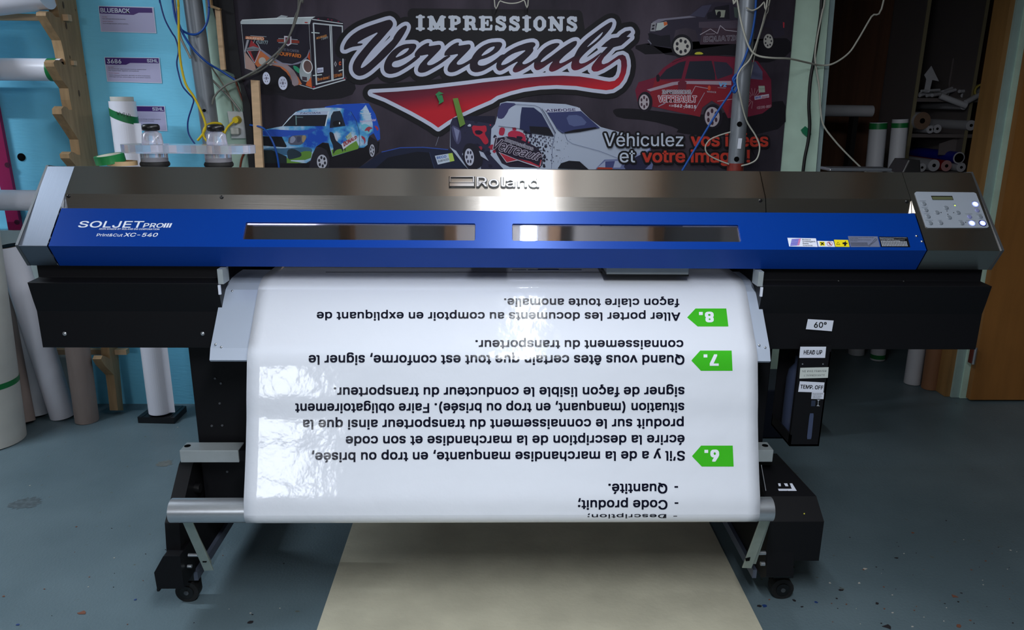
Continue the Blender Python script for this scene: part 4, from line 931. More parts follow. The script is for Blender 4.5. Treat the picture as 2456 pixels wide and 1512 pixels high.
bp(mb, E_((1600, 720), (1700, 625), (1720, 720), (1640, 780)), '93a090'); bt(mb, 'L.', E_((1620, 745), (1680, 695), (1680, 655), (1610, 700)), '44705c', 0.02)
bp(mb, E_((1525, 850), (1800, 680), (1820, 760), (1600, 920), (1560, 950)), 'b3b7c2'); bt(mb, 'DONALD', E_((1570, 900), (1815, 745), (1805, 690), (1560, 810)), '86303a', 0.05)
bp(mb, E_((1880, 400), (1890, 500), (1960, 470), (2060, 520), (2100, 600), (2020, 680), (1900, 560), (1870, 480)), '5fa3b8', 2)
for pts in (((1950, 600), (1990, 545), (2040, 525), (2110, 560), (2050, 580), (2035, 640), (2010, 600), (1960, 610)), ((2130, 510), (2180, 520), (2215, 570), (2190, 610), (2160, 560)), ((1890, 690), (1960, 730), (1975, 800), (1940, 870), (1950, 790), (1900, 740))): bp(mb, E_(*pts), '8c3444', 1)
bt(mb, 'Pearo’s Quad', E_((1870, 300), (2070, 300), (2070, 270), (1870, 270)), 'b9c4d0', 0.03, 0.2); bt(mb, 'Vente Gros & Détail', E_((1870, 455), (2160, 425), (2160, 385), (1870, 415)), 'b7a8c4', 0.02, 0.2); bt(mb, '750 Route Principale', E_((1900, 335), (2080, 330), (2080, 316), (1900, 320)), 'b9c4d0', 0.02)
bt(mb, '418-555-0172', E_((1940, 370), (2060, 366), (2060, 350), (1940, 354)), 'b9c4d0', 0.02); bl(mb, E_((1880, 235), (1920, 215), (1970, 208), (2025, 245)), 1.2, 'b9c4d0')
bp(mb, E_((930, 1290), (990, 1040), (1060, 930), (1180, 910), (1270, 980), (1310, 1100), (1300, 1290)), '23212a', 0); bp(mb, E_((1060, 900), (1180, 825), (1290, 850), (1350, 1080), (1310, 1100), (1250, 960), (1160, 910)), '0f0f14')
bp(mb, E_(*ell(1170, 1175, 95, 130)), 'a3a4b0'); 
for t in range(6): a = t * math.pi / 3 + 0.3; bp(mb, E_(*ell(1170 + 56 * math.cos(a), 1175 + 78 * math.sin(a), 21, 30, 12)), '2a2a34')
bp(mb, E_((2030, 700), (2110, 740), (2190, 800), (2200, 960), (2120, 1120), (2020, 1000), (2000, 860)), '1d1c26', 1); bp(mb, E_(*ell(2092, 970, 48, 115)), '9c9eac')
for t in range(6): a = t * math.pi / 3 + 0.3; bp(mb, E_(*ell(2092 + 27 * math.cos(a), 970 + 68 * math.sin(a), 10, 25, 12)), '2a2a34')
mb.build('blue_truck_picture', ban)
# dark blue car at the bottom
mb = MB(); E2 = tf(1000, 0, 3.6875)
bp(mb, [(858, 404), (880, 390), (915, 365), (960, 354), (1015, 353), (1075, 358), (1120, 375), (1140, 404)], '1a1f34', 0)
bl(mb, [(915, 365), (960, 354.5), (1015, 353.5), (1075, 359)], 2.2, '2b4590'); bp(mb, [(900, 404), (930, 378), (1000, 364), (1030, 366), (1040, 404)], '12141f')
bl(mb, [(1030, 365), (1042, 404)], 1.5, '26304c'); bp(mb, [(1043, 374), (1085, 367), (1090, 386), (1050, 395)], 'a9b4c4'); bp(mb, [(1075, 368.5), (1085, 367), (1090, 386), (1079, 388.5)], '9bb452')
bt(mb, 'DECO', ((1048, 382), (1071, 378), (1070, 372), (1047, 376)), '34589c', 0.06); bt(mb, 'SURFACES', ((1051, 390), (1077, 384), (1076, 379.5), (1050, 385)), '2c3344', 0.02); bl(mb, [(1056, 317), (1045, 350)], 0.8, '7d8090')
mb.build('blue_car_picture', ban)
# white splatter truck
G = tf(1060, 235, 4.723); mb = MB(); lay[0] = 140
m_wt = mat('print_white_body', (150, 160, 180), 0.6, 0, KB)
bp(mb, G((90, 560), (95, 290), (120, 230), (180, 215), (600, 300), (620, 230), (660, 60), (740, 38), (1400, 70), (1540, 105), (1680, 240), (1800, 330), (2000, 385), (2200, 470), (2360, 580), (2390, 760), (2380, 810), (300, 810), (250, 760)), m_wt)
bp(mb, G((95, 290), (120, 230), (180, 215), (600, 300), (560, 350), (545, 640), (700, 810), (300, 810), (160, 600), (95, 560)), '26263c', 0)
bp(mb, G((200, 240), (240, 205), (600, 205), (600, 300), (400, 270)), '17172a'); bp(mb, G((640, 110), (680, 50), (860, 62), (760, 120), (740, 170), (690, 240), (620, 230)), '34345a', 1)
bp(mb, G((100, 300), (210, 350), (220, 470), (180, 540), (130, 460)), '40405e', 1); bp(mb, G((130, 330), (200, 370), (170, 500)), '6c7090')
random.seed(11)
for k in range(46):
    x, y = random.uniform(250, 1020), random.uniform(270, 790); r = random.uniform(6, 34)
    if x > 560 and y < 340: continue
    bp(mb, G(*[(x + r * random.uniform(0.5, 1.3) * math.cos(t), y + r * random.uniform(0.4, 1.1) * math.sin(t)) for t in [i * math.pi / 5 for i in range(10)]]), random.choice(['8c2238', '8c2238', '1c1a2e', '1c1a2e', '1c1a2e', 'a4acc0']), 1)
bp(mb, G((330, 310), (440, 320), (500, 310), (510, 370), (480, 400), (530, 480), (520, 520), (480, 530), (430, 450), (360, 420)), '9c2034', 1); bp(mb, G((370, 370), (430, 365), (470, 390), (430, 420), (380, 410)), '1c1428', 1)
bp(mb, G((740, 400), (800, 365), (900, 385), (950, 430), (950, 560), (860, 500), (760, 470)), '9c2440', 1); bp(mb, G((655, 330), (720, 340), (700, 430), (640, 420)), '92243c', 1); bp(mb, G((840, 430), (920, 440), (900, 480), (850, 470)), '1c1428', 1)
bp(mb, G((585, 460), (780, 430), (960, 500), (1080, 560), (1140, 640), (1140, 790), (1000, 790), (700, 780), (600, 600)), '221a2c', 1)
for k in range(26):
    a = k * 0.6; x = 1085 + random.uniform(-60, 90); y = 540 + k * 9 + random.uniform(-20, 20); r = random.uniform(5, 18)
    bp(mb, G(*ell(x, y, r, r * 1.2, 7, a)), '20202e')
for k in range(110):
    u = random.random(); x = 940 + u * 520; y0 = 380 + u * 90; y = y0 + random.random() ** 1.2 * (240 + 120 * u); r = max(2.5, 12 * (1 - u) * random.uniform(0.6, 1.2))
    bp(mb, G(*ell(x, y, r, r * 1.2, 8)), '272438')
for i in range(8):
    for j in range(3): bp(mb, G(*ell(930 + i * 42 + j * 22, 385 + i * 14 + j * 38, 9.5 - i * 0.6, 12 - i * 0.6, 9)), '272438')
bp(mb, G((905, 105), (1040, 110), (1130, 180), (1270, 435), (1000, 400), (880, 350), (890, 200)), '23284a', 0); bp(mb, G((990, 320), (1190, 330), (1230, 360), (1265, 430), (1000, 400)), '12121c')
bp(mb, G((1160, 125), (1560, 112), (1580, 150), (1190, 165)), 'a4a9bc'); bt(mb, 'AIRDOSE', G((1180, 158), (1520, 148), (1510, 118), (1170, 128)), '3a3458', 0.05, 0.1)
bp(mb, G((1190, 165), (1575, 150), (1700, 260), (1790, 340), (1560, 385), (1360, 400), (1310, 360)), '30365e', 0); bp(mb, G((1400, 200), (1560, 190), (1660, 300), (1450, 330)), '4c557c', 1)
bp(mb, G((1370, 395), (1500, 360), (1740, 330), (1760, 345), (1560, 385), (1400, 402)), '10101a')
bl(mb, G((1130, 120), (1170, 180), (1290, 400)), 1.2, '2e3048'); bl(mb, G((800, 70), (1050, 85), (1110, 110), (1280, 400), (1250, 560), (1240, 800)), 0.9, '4c5270'); bl(mb, G((640, 320), (860, 345), (1100, 410), (1260, 435)), 1.0, '20202e')
bl(mb, G((1290, 340), (1390, 400), (1420, 480), (1480, 520), (1780, 600), (2010, 690)), 0.8, '566080')
bp(mb, G((1310, 800), (1350, 740), (1440, 712), (1560, 720), (1660, 810)), '16161f', 0)
bp(mb, G((1740, 805), (1840, 700), (2000, 695), (2180, 690), (2360, 560), (2390, 760), (2380, 810)), '5a628a', 0); bp(mb, G((1760, 790), (1850, 715), (2060, 712), (2020, 790)), '8a92ae'); bp(mb, G((1850, 720), (1960, 715), (1940, 790), (1850, 790)), '3a3f6c'); bp(mb, G((1770, 785), (1930, 790), (1935, 810), (1750, 808)), '8c3426')
bp(mb, G((2060, 780), (2100, 700), (2240, 640), (2330, 660), (2370, 740), (2300, 808), (2080, 808)), '23233c', 0); bp(mb, G((2080, 700), (2350, 570), (2350, 590), (2100, 720)), '8890b4')
bp(mb, G((230, 600), (270, 520), (340, 510), (440, 570), (470, 700), (440, 790), (350, 808), (260, 770)), '1b1a26', 1); bp(mb, G(*ell(310, 670, 52, 98, rot=-0.1)), 'a3a6b8')
for t in range(6): a = t * math.pi / 3; bp(mb, G(*ell(310 + 30 * math.cos(a), 670 + 58 * math.sin(a), 10, 20, 10)), '26263a')
bp(mb, G((420, 600), (470, 620), (530, 715), (440, 660)), '9aa0b4')
halo(mb, 'Impressions', G((708, 488), (1028, 597), (1038, 556), (714, 447)), '9a98a8', 1.0, 0.01, n=6); bt(mb, 'Impressions', G((708, 488), (1028, 597), (1038, 556), (714, 447)), '241d2c', 0.01)
halo(mb, 'Verreault', G((580, 575), (1104, 714), (1144, 642), (604, 448)), '9a92a4', 1.6, 0.01, 0.4, 8); bt(mb, 'Verreault', G((580, 575), (1104, 714), (1144, 642), (604, 448)), '241d2c', 0.01, 0.4)
bp(mb, G((640, 610), (860, 700), (1100, 780), (1130, 700), (1120, 770), (1090, 790), (860, 710), (730, 735)), 'a2a0b0'); bp(mb, G((655, 622), (850, 702), (735, 728)), '9c2838'); bp(mb, G((860, 690), (1000, 720), (1100, 770), (1118, 700), (1128, 705), (1108, 785), (1000, 745)), '9c2838')
mb.build('white_truck_picture', ban)
# black pickup, top right
Hh = tf(1440, 0, 3.6); mb = MB(); lay[0] = 0
bp(mb, Hh((270, 400), (420, 370), (600, 500), (1200, 470), (1400, 560), (1650, 470), (1640, 330), (1500, 330), (840, 380), (420, 490)), '131118', 1)
bp(mb, Hh((410, 350), (440, 190), (500, 165), (770, 135), (870, 45), (1000, 15), (1160, 25), (1200, 160), (1400, 165), (1580, 180), (1590, 300), (1500, 330), (1480, 250), (1420, 230), (1370, 290), (1360, 330), (860, 380), (820, 260), (740, 240), (650, 260), (610, 420), (430, 390)), '2c2836', 0)
bp(mb, Hh((880, 240), (1180, 230), (1180, 380), (860, 385)), '3c2f3a'); bp(mb, Hh((450, 190), (500, 165), (770, 137), (830, 148), (560, 175), (450, 215)), '6e6c7c'); bp(mb, Hh((850, 190), (1190, 175), (1190, 245), (850, 240)), '453d4a', 0)
bp(mb, Hh((770, 135), (880, 50), (960, 40), (900, 150)), '3b3a4e'); bp(mb, Hh((920, 165), (990, 60), (1110, 40), (1115, 165)), '1a1822'); bp(mb, Hh((990, 85), (1080, 88), (1070, 150), (1030, 150), (1000, 130)), '868c80', 0); bp(mb, Hh((1150, 60), (1200, 70), (1200, 160), (1160, 150)), '3f4a48')
bp(mb, Hh((1010, 100), (1040, 95), (1040, 150), (1000, 150)), '14131a', 1); bp(mb, Hh((920, 110), (980, 95), (1000, 130), (980, 160), (920, 160)), '1c1a26', 1)
bp(mb, Hh((440, 200), (480, 190), (475, 270), (430, 270)), '808088'); bp(mb, Hh((450, 215), (470, 212), (466, 228), (446, 230)), '23222c'); bp(mb, Hh((446, 240), (466, 238), (462, 256), (440, 258)), '23222c'); bp(mb, Hh((490, 200), (570, 185), (580, 215), (520, 260), (478, 265)), '9fa8a8', 0); bp(mb, Hh((545, 190), (575, 190), (580, 212), (550, 225)), 'b05a34')
bp(mb, Hh((410, 290), (440, 285), (520, 310), (600, 300), (610, 410), (440, 390)), '191821', 0); bl(mb, Hh((410, 345), (440, 380)), 2, '6a6c78')
bl(mb, Hh((860, 300), (950, 250), (1010, 290), (1035, 220), (1080, 260), (1180, 272)), 1.6, '9a94a0'); bl(mb, Hh((910, 295), (990, 292)), 0.8, '9a94a0'); halo(mb, 'EQUATION', Hh((893, 360), (1258, 343), (1260, 302), (896, 317)), '8a8490', 0.9, 0.0, n=6); bt(mb, 'EQUATION', Hh((893, 360), (1258, 343), (1260, 302), (896, 317)), '2c2430', 0.0)
bp(mb, Hh((1575, 190), (1590, 195), (1588, 240), (1578, 240)), '9a2c38')
for cx_, cy_, r, ri in ((705, 400, 95, 75), (1450, 355, 48, 42)):
    bp(mb, Hh(*ell(cx_, cy_, r, r * 1.1)), '1a1920'); bp(mb, Hh(*ell(cx_, cy_, ri, ri * 1.05 * (1.4 if r < 60 else 1))), 'a8a6a2')
    for t in range(7): a = t * 2 * math.pi / 7; bp(mb, Hh(*ell(cx_ + ri * 0.62 * math.cos(a), cy_ + ri * 0.66 * math.sin(a) * (1.4 if r < 60 else 1), ri * 0.17, ri * 0.22, 9)), '2a2830')
mb.build('black_truck_picture', ban)
# red van
mb = MB(); bp(mb, Hh((100, 960), (140, 935), (330, 940), (900, 1010), (1480, 880), (1600, 870), (1600, 1100), (1300, 1170), (1000, 1180), (650, 1150), (680, 1110), (420, 1040), (150, 1020)), '131118', 1)
bp(mb, Hh((300, 780), (330, 710), (470, 670), (540, 590), (650, 510), (760, 480), (1000, 478), (1200, 490), (1360, 530), (1430, 620), (1475, 690), (1480, 920), (1400, 980), (1270, 1010), (1100, 1020), (1050, 920), (960, 870), (880, 930), (860, 1010), (440, 920), (420, 830), (370, 800), (320, 880)), '641a30', 0)
bp(mb, Hh((470, 690), (850, 730), (1130, 760), (1130, 860), (1100, 1000), (1050, 920), (960, 870), (880, 930), (860, 1010), (460, 920), (430, 820)), '741c28', 0)
bp(mb, Hh((510, 670), (570, 600), (680, 540), (740, 525), (700, 680), (520, 685)), '20222e'); bp(mb, Hh((730, 680), (770, 530), (960, 525), (990, 640), (990, 690)), '20222e'); bp(mb, Hh((980, 530), (1090, 540), (1145, 600), (1140, 640), (1010, 685), (995, 640)), '2b2838', 0); bp(mb, Hh((1290, 680), (1300, 540), (1340, 530), (1400, 620), (1400, 690)), '4a4c66', 0)
bl(mb, Hh((620, 540), (760, 485), (1000, 480), (1170, 492)), 1.3, '2a1820'); bp(mb, Hh((480, 650), (510, 640), (515, 700), (485, 710)), '1a1620', 1)
bp(mb, Hh((400, 775), (620, 710), (700, 700), (1130, 700), (1130, 735), (760, 725), (640, 735), (430, 790)), '90808e'); bl(mb, Hh((1010, 875), (1150, 855)), 1.3, '9a8a98'); bl(mb, Hh((720, 940), (820, 745), (930, 765)), 1.4, '9a8a98'); bl(mb, Hh((500, 920), (560, 890)), 2.2, '8a8090'); bl(mb, Hh((810, 960), (900, 800)), 1.4, '8a8090')
bp(mb, Hh((670, 710), (710, 690), (745, 710), (735, 790), (670, 790)), '5c2030')
halo(mb, 'IMPRESSIONS', Hh((535, 811), (780, 811), (780, 779), (535, 779)), 'a8a4b0', 1.1, 0.0, n=6); bt(mb, 'IMPRESSIONS', Hh((535, 811), (780, 811), (780, 779), (535, 779)), '3c1c28', 0.0)
halo(mb, 'VERREAULT', Hh((500, 881), (830, 883), (830, 829), (500, 827)), 'b4b0bc', 1.6, 0.02, n=6); bt(mb, 'VERREAULT', Hh((500, 881), (830, 883), (830, 829), (500, 827)), '8c1c28', 0.02)
bt(mb, '418', Hh((592, 920), (632, 922), (632, 906), (592, 904)), 'b4b0bc', 0.03); bt(mb, '562-5815', Hh((636, 925), (826, 937), (828, 910), (638, 900)), 'c0bcc8', 0.05)
bt(mb, 'V2', Hh((1020, 748), (1088, 752), (1092, 715), (1024, 712)), '5f98c8', 0.06); bl(mb, Hh((1012, 756), (1082, 762)), 0.8, 'a0a0ac'); bp(mb, Hh(*ell(940, 760, 13, 22)), 'b04430'); bt(mb, 'WARACK', Hh((920, 798), (1000, 804), (1000, 790), (920, 785)), '9a94a0', 0.02)
bp(mb, Hh((1365, 742), (1418, 742), (1422, 797), (1368, 800)), '8f9a90'); bt(mb, 'TECH', Hh((1370, 775), (1415, 773), (1415, 762), (1370, 764)), '3c4a44', 0.0)
bp(mb, Hh((1330, 832), (1455, 812), (1456, 842), (1332, 864)), 'a8a4b4'); bt(mb, 'WEB', Hh((1336, 858), (1385, 850), (1385, 828), (1336, 836)), '34589c', 0.06); bt(mb, 'design', Hh((1392, 850), (1450, 840), (1450, 820), (1392, 830)), '8c2438', 0.02)
for k in range(13):
    a = math.radians(-160 + k * 20 if k < 9 else 100 + (k - 9) * 22); bl(mb, Hh((1320 + 25 * math.cos(a), 850 + 25 * math.sin(a)), (1320 + 85 * math.cos(a), 850 + 90 * math.sin(a))), 0.8, 'a8848c')
bt(mb, '418 590-8007', Hh((1350, 945), (1475, 928), (1475, 905), (1350, 920)), 'a07c88', 0.03); bp(mb, Hh((808, 472), (825, 450), (870, 448), (895, 470)), 'a9a638', 1)
for cx_, cy_, rx, ry in ((378, 882, 44, 66), (965, 1010, 64, 86)):
    bp(mb, Hh(*ell(cx_ + 8, cy_ - 2, rx + 20, ry + 22)), '1a1620'); bp(mb, Hh(*ell(cx_, cy_, rx, ry)), '9c949c')
    for t in range(6): a = t * math.pi / 3 + 0.5; bp(mb, Hh(*ell(cx_ + rx * 0.6 * math.cos(a), cy_ + ry * 0.6 * math.sin(a), rx * 0.19, ry * 0.24, 9)), '3c2834')
mb.build('red_van_picture', ban)
# logo
A_ = lambda pts: [(800 + x / 6.463, 20 + y / 6.463) for x, y in pts]
B_ = lambda pts: [(1160 + x / 6.3, 20 + y / 6.3) for x, y in pts]
C_ = lambda pts: [(860 + x / 6.463, 190 + y / 6.463) for x, y in pts]
Vl = A_([(860, 172), (900, 190), (925, 235), (910, 290), (840, 370), (720, 510), (600, 640), (500, 770), (440, 860), (420, 915), (430, 930), (480, 905), (560, 840), (650, 755), (740, 660), (830, 570), (925, 480), (935, 440), (1000, 345), (1070, 285), (1125, 262), (1142, 285), (1130, 330), (1085, 415), (1010, 530), (920, 640), (760, 800), (650, 900), (560, 980), (470, 1035), (390, 1052), (330, 1020), (297, 965), (295, 890), (320, 820), (370, 740), (460, 630), (580, 490), (715, 355), (520, 445), (345, 545), (448, 543), (455, 555), (430, 575), (380, 585), (280, 600), (160, 655), (160, 600), (180, 550), (215, 490), (290, 410), (400, 335), (530, 280), (680, 230)])
el_ = A_([(1240, 545), (1280, 560), (1287, 600), (1230, 690), (1130, 755), (1030, 800), (930, 825), (903, 865), (908, 900), (945, 916), (1010, 912), (1100, 870), (1190, 810), (1270, 742), (1360, 735), (1270, 815), (1180, 880), (1080, 945), (980, 1000), (880, 1022), (815, 1005), (783, 960), (780, 890), (800, 820), (840, 745), (905, 665), (990, 600), (1100, 555)])
eh = A_([(948, 772), (1010, 695), (1090, 635), (1160, 614), (1172, 625), (1140, 672), (1060, 728)])
r1 = A_([(1255, 740), (1262, 690), (1310, 630), (1380, 572), (1450, 537), (1490, 538), (1470, 590), (1560, 575), (1650, 562), (1668, 590), (1660, 630), (1600, 695), (1520, 775), (1455, 840), (1448, 872), (1480, 885), (1540, 872), (1640, 815), (1735, 742), (1830, 730), (1750, 795), (1650, 865), (1540, 930), (1430, 990), (1360, 1003), (1315, 990), (1303, 950), (1330, 880), (1400, 800), (1490, 710), (1355, 735), (1270, 745)])
r2 = [(x + 71.2, y - 1.1) for x, y in r1]; e2 = [(x + 205.8, y - 3.9) for x, y in el_]; eh2 = [(x + 205.8, y - 3.9) for x, y in eh]
al = B_([(740, 508), (780, 525), (785, 560), (745, 597), (755, 640), (700, 710), (620, 785), (585, 820), (590, 843), (630, 845), (700, 812), (790, 755), (870, 700), (860, 760), (760, 815), (700, 862), (620, 912), (530, 960), (475, 973), (440, 955), (440, 915), (470, 865), (530, 795), (400, 860), (310, 920), (250, 948), (213, 938), (190, 900), (190, 850), (215, 790), (290, 710), (380, 640), (500, 575), (640, 525)])
ah = B_([(260, 862), (280, 810), (350, 740), (450, 680), (560, 645), (648, 630), (560, 700), (450, 780), (340, 845)])
ul = B_([(770, 790), (810, 740), (850, 670), (930, 590), (1020, 540), (1100, 522), (1150, 530), (1140, 560), (1060, 630), (950, 710), (880, 770), (855, 815), (900, 805), (1000, 740), (1130, 640), (1260, 550), (1350, 500), (1400, 490), (1413, 510), (1400, 560), (1330, 630), (1230, 710), (1150, 790), (1140, 825), (1165, 832), (1230, 805), (1310, 760), (1400, 705), (1380, 770), (1320, 810), (1200, 880), (1100, 940), (1030, 963), (990, 945), (985, 910), (1010, 850), (1055, 795), (980, 840), (900, 900), (830, 935), (790, 935), (762, 900), (758, 850)])
ll = B_([(1350, 760), (1370, 720), (1420, 620), (1480, 540), (1560, 460), (1680, 370), (1800, 280), (1900, 215), (1940, 203), (1950, 225), (1930, 290), (1850, 390), (1740, 500), (1620, 600), (1520, 690), (1450, 770), (1440, 820), (1470, 838), (1540, 820), (1640, 760), (1740, 690), (1800, 650), (1700, 770), (1600, 840), (1500, 900), (1420, 935), (1360, 940), (1325, 910), (1320, 850)])
lh = B_([(1545, 602), (1620, 520), (1720, 425), (1815, 343), (1770, 425), (1680, 510)])
tl_ = B_([(1770, 585), (1850, 510), (1930, 452), (2035, 437), (2080, 390), (2150, 345), (2215, 335), (2230, 360), (2160, 430), (2222, 437), (2150, 500), (2080, 560), (1990, 582), (1960, 592), (1900, 660), (1820, 740), (1785, 800), (1785, 838), (1815, 845), (1880, 822), (1960, 767), (2040, 712), (2100, 700), (2142, 725), (2162, 790), (2168, 870), (2150, 980), (2110, 1080), (2050, 1160), (1950, 1224), (1850, 1238), (1650, 1215), (1400, 1175), (1100, 1160), (850, 1172), (600, 1207), (400, 1257), (200, 1325)]) \
    + C_([(2050, 325), (1800, 432), (1560, 545), (1380, 652), (1235, 752), (1150, 690), (1000, 600), (820, 500), (600, 388), (420, 298), (200, 214), (600, 192), (1100, 150), (1700, 80)]) \
    + B_([(0, 1118), (400, 1075), (700, 1045), (1000, 1022), (1200, 1018), (1450, 1030), (1650, 1060), (1820, 1097), (1900, 1108), (1980, 1095), (2040, 1040), (2070, 960), (2080, 870), (2075, 795), (2050, 762), (2000, 790), (1900, 860), (1800, 920), (1720, 955), (1660, 957), (1630, 930), (1630, 890), (1650, 850), (1710, 770), (1780, 680), (1872, 585)])
polys = [chaikin(p) for p in (Vl, el_, r1, r2, e2, al, ul, ll)] + [tl_]
GLY = {  # slab serif capitals, strokes in a unit box (y down): (points, thick?)
    'I': [([(0.5, 0.05), (0.5, 0.95)], 1), ([(0.12, 0.08), (0.88, 0.08)], 0), ([(0.12, 0.92), (0.88, 0.92)], 0)],
    'M': [([(0.2, 0.1), (0.2, 0.95)], 0.8), ([(0.8, 0.1), (0.8, 0.95)], 1), ([(0.24, 0.12), (0.5, 0.86), (0.76, 0.12)], 0.75), ([(0.06, 0.08), (0.28, 0.08)], 0), ([(0.72, 0.08), (0.94, 0.08)], 0), ([(0.06, 0.92), (0.36, 0.92)], 0), ([(0.64, 0.92), (0.94, 0.92)], 0)],
    'P': [([(0.3, 0.1), (0.3, 0.92)], 1), ([(0.08, 0.08), (0.62, 0.08), (0.82, 0.16), (0.86, 0.3), (0.8, 0.45), (0.6, 0.53), (0.35, 0.53)], 0.45), ([(0.82, 0.2), (0.84, 0.4)], 0.8), ([(0.08, 0.92), (0.6, 0.92)], 0)],
    'R': [([(0.25, 0.1), (0.25, 0.92)], 1), ([(0.06, 0.08), (0.55, 0.08), (0.72, 0.15), (0.76, 0.28), (0.7, 0.42), (0.5, 0.5), (0.3, 0.5)], 0.4), ([(0.72, 0.2), (0.73, 0.38)], 0.7), ([(0.55, 0.52), (0.7, 0.62), (0.74, 0.86)], 0.8), ([(0.74, 0.92), (0.94, 0.92)], 0), ([(0.06, 0.92), (0.46, 0.92)], 0)],
    'E': [([(0.28, 0.1), (0.28, 0.92)], 1), ([(0.06, 0.08), (0.9, 0.08), (0.92, 0.28)], 0.1), ([(0.06, 0.92), (0.9, 0.92), (0.93, 0.68)], 0.1), ([(0.3, 0.48), (0.62, 0.48)], 0), ([(0.64, 0.34), (0.64, 0.62)], 0)],
    'S': [([(0.84, 0.26), (0.66, 0.1), (0.4, 0.09), (0.2, 0.2), (0.22, 0.36), (0.5, 0.47), (0.78, 0.58), (0.86, 0.74), (0.72, 0.9), (0.42, 0.92), (0.18, 0.78)], 0.62), ([(0.88, 0.07), (0.88, 0.3)], 0), ([(0.1, 0.7), (0.1, 0.94)], 0)],
    'O': [([(0.5 + 0.36 * math.cos(t), 0.5 + 0.42 * math.sin(t)) for t in [i * math.pi / 9 for i in range(19)]], 0.55), ([(0.14, 0.35), (0.14, 0.65)], 0.95), ([(0.86, 0.35), (0.86, 0.65)], 0.95)],
    'N': [([(0.2, 0.1), (0.2, 0.92)], 0.5), ([(0.8, 0.1), (0.8, 0.9)], 0.5), ([(0.22, 0.12), (0.76, 0.9)], 1), ([(0.05, 0.08), (0.3, 0.08)], 0), ([(0.62, 0.08), (0.95, 0.08)], 0), ([(0.05, 0.92), (0.42, 0.92)], 0)]}
lst = [('I', 997.3, 1019), ('M', 1024.7, 1069.5), ('P', 1076.5, 1105), ('R', 1111, 1145.4), ('E', 1149.4, 1180.6), ('S', 1187.8, 1214), ('S', 1220.8, 1246.5), ('I', 1252.5, 1273.8), ('O', 1280.2, 1308.9), ('N', 1315, 1353.7), ('S', 1358.7, 1384.1)]
strokes = []
for ch, xa_, xb_ in lst:
    yt_ = 38.3 + (xa_ - 997) * 0.0043; yb_ = 71.3 + (xa_ - 997) * 0.0095
    for pts, w in GLY[ch]: strokes.append(([(xa_ + x * (xb_ - xa_), yt_ + y * (yb_ - yt_)) for x, y in pts], 2.7 + 2.5 * w))
fl = field(polys, [chaikin(p) for p in (eh, eh2, ah, lh)], [], 800, 10, 1545, 335, 1.0)
ft = field([], [], strokes, 985, 30, 1400, 85, 0.8)
m_lg = bpy.data.materials.new('print_red_fade'); m_lg.use_nodes = True; nt = m_lg.node_tree; b_ = nt.nodes['Principled BSDF']; N = nt.nodes.new; L = nt.links.new
tc = N('ShaderNodeTexCoord'); sx = N('ShaderNodeSeparateXYZ'); L(tc.outputs['Object'], sx.inputs[0])
pz = P(1200, 190, y=BY); dzx = 0.15
m1 = N('ShaderNodeMath'); m1.operation = 'MULTIPLY'; m1.inputs[1].default_value = dzx; L(sx.outputs[0], m1.inputs[0])
m2_ = N('ShaderNodeMath'); m2_.operation = 'SUBTRACT'; L(sx.outputs[2], m2_.inputs[0]); L(m1.outputs[0], m2_.inputs[1])
def gval(px, py): q = P(px, py, y=BY); return q.z - dzx * q.x
mrn = N('ShaderNodeMapRange'); mrn.inputs[1].default_value = gval(1100, 175); mrn.inputs[2].default_value = gval(1100, 258); L(m2_.outputs[0], mrn.inputs[0])
r = N('ShaderNodeValToRGB'); L(mrn.outputs[0], r.inputs[0]); cr = r.color_ramp
cr.elements[0].color = (*[v * KB for v in lin((34, 28, 38))], 1); cr.elements[1].color = (*[v * KB for v in lin((165, 30, 42))], 1); e = cr.elements.new(0.5); e.color = (*[v * KB for v in lin((96, 28, 46))], 1)
L(r.outputs[0], b_.inputs['Base Color']); b_.inputs['Roughness'].default_value = 0.6; b_.inputs['Specular IOR Level'].default_value = 0.2
mb = MB(); lay[0] = 125; fill(mb, fl, 21.0, bproj(), bc('141318')); 
f2 = field([[(990, 32), (1385, 36), (1392, 80), (1240, 110), (1000, 110)]], [], [], 960, 10, 1420, 140, 2.0); fill(mb, f2, 12, bproj(), bc('141318'))
fill(mb, fl, 9.2, bproj(), bc('a7acc0')); fill(mb, fl, 0.0, bproj(), m_lg); fill(mb, ft, 0.0, bproj(), bc('a7aebb'))
mb.build('logo', ban)
# slogan
mb = MB(); lay[0] = 560
def slog(s_, q, h, b):
    halo(mb, s_, q, '121116', 4.6, b); put_text(mb, s_, q, bproj(), bc(h), b)
slog('Véhiculez', ((1448.6, 350.8), (1639.2, 351.0), (1639.2, 319.7), (1448.6, 319.5)), 'a9b2c2', 0.012)
slog('vos idées', ((1656.8, 351.2), (1842.7, 352), (1842.7, 320.8), (1656.8, 320)), 'a83226', 0.045)
slog('et', ((1486.2, 389.6), (1523.2, 389.8), (1523.2, 359), (1486.2, 358.8)), 'a9b2c2', 0.012)
slog('votre image !', ((1540, 389.8), (1799, 390), (1799, 359.6), (1540, 359.2)), 'a83226', 0.045)
mb.build('slogan', ban)
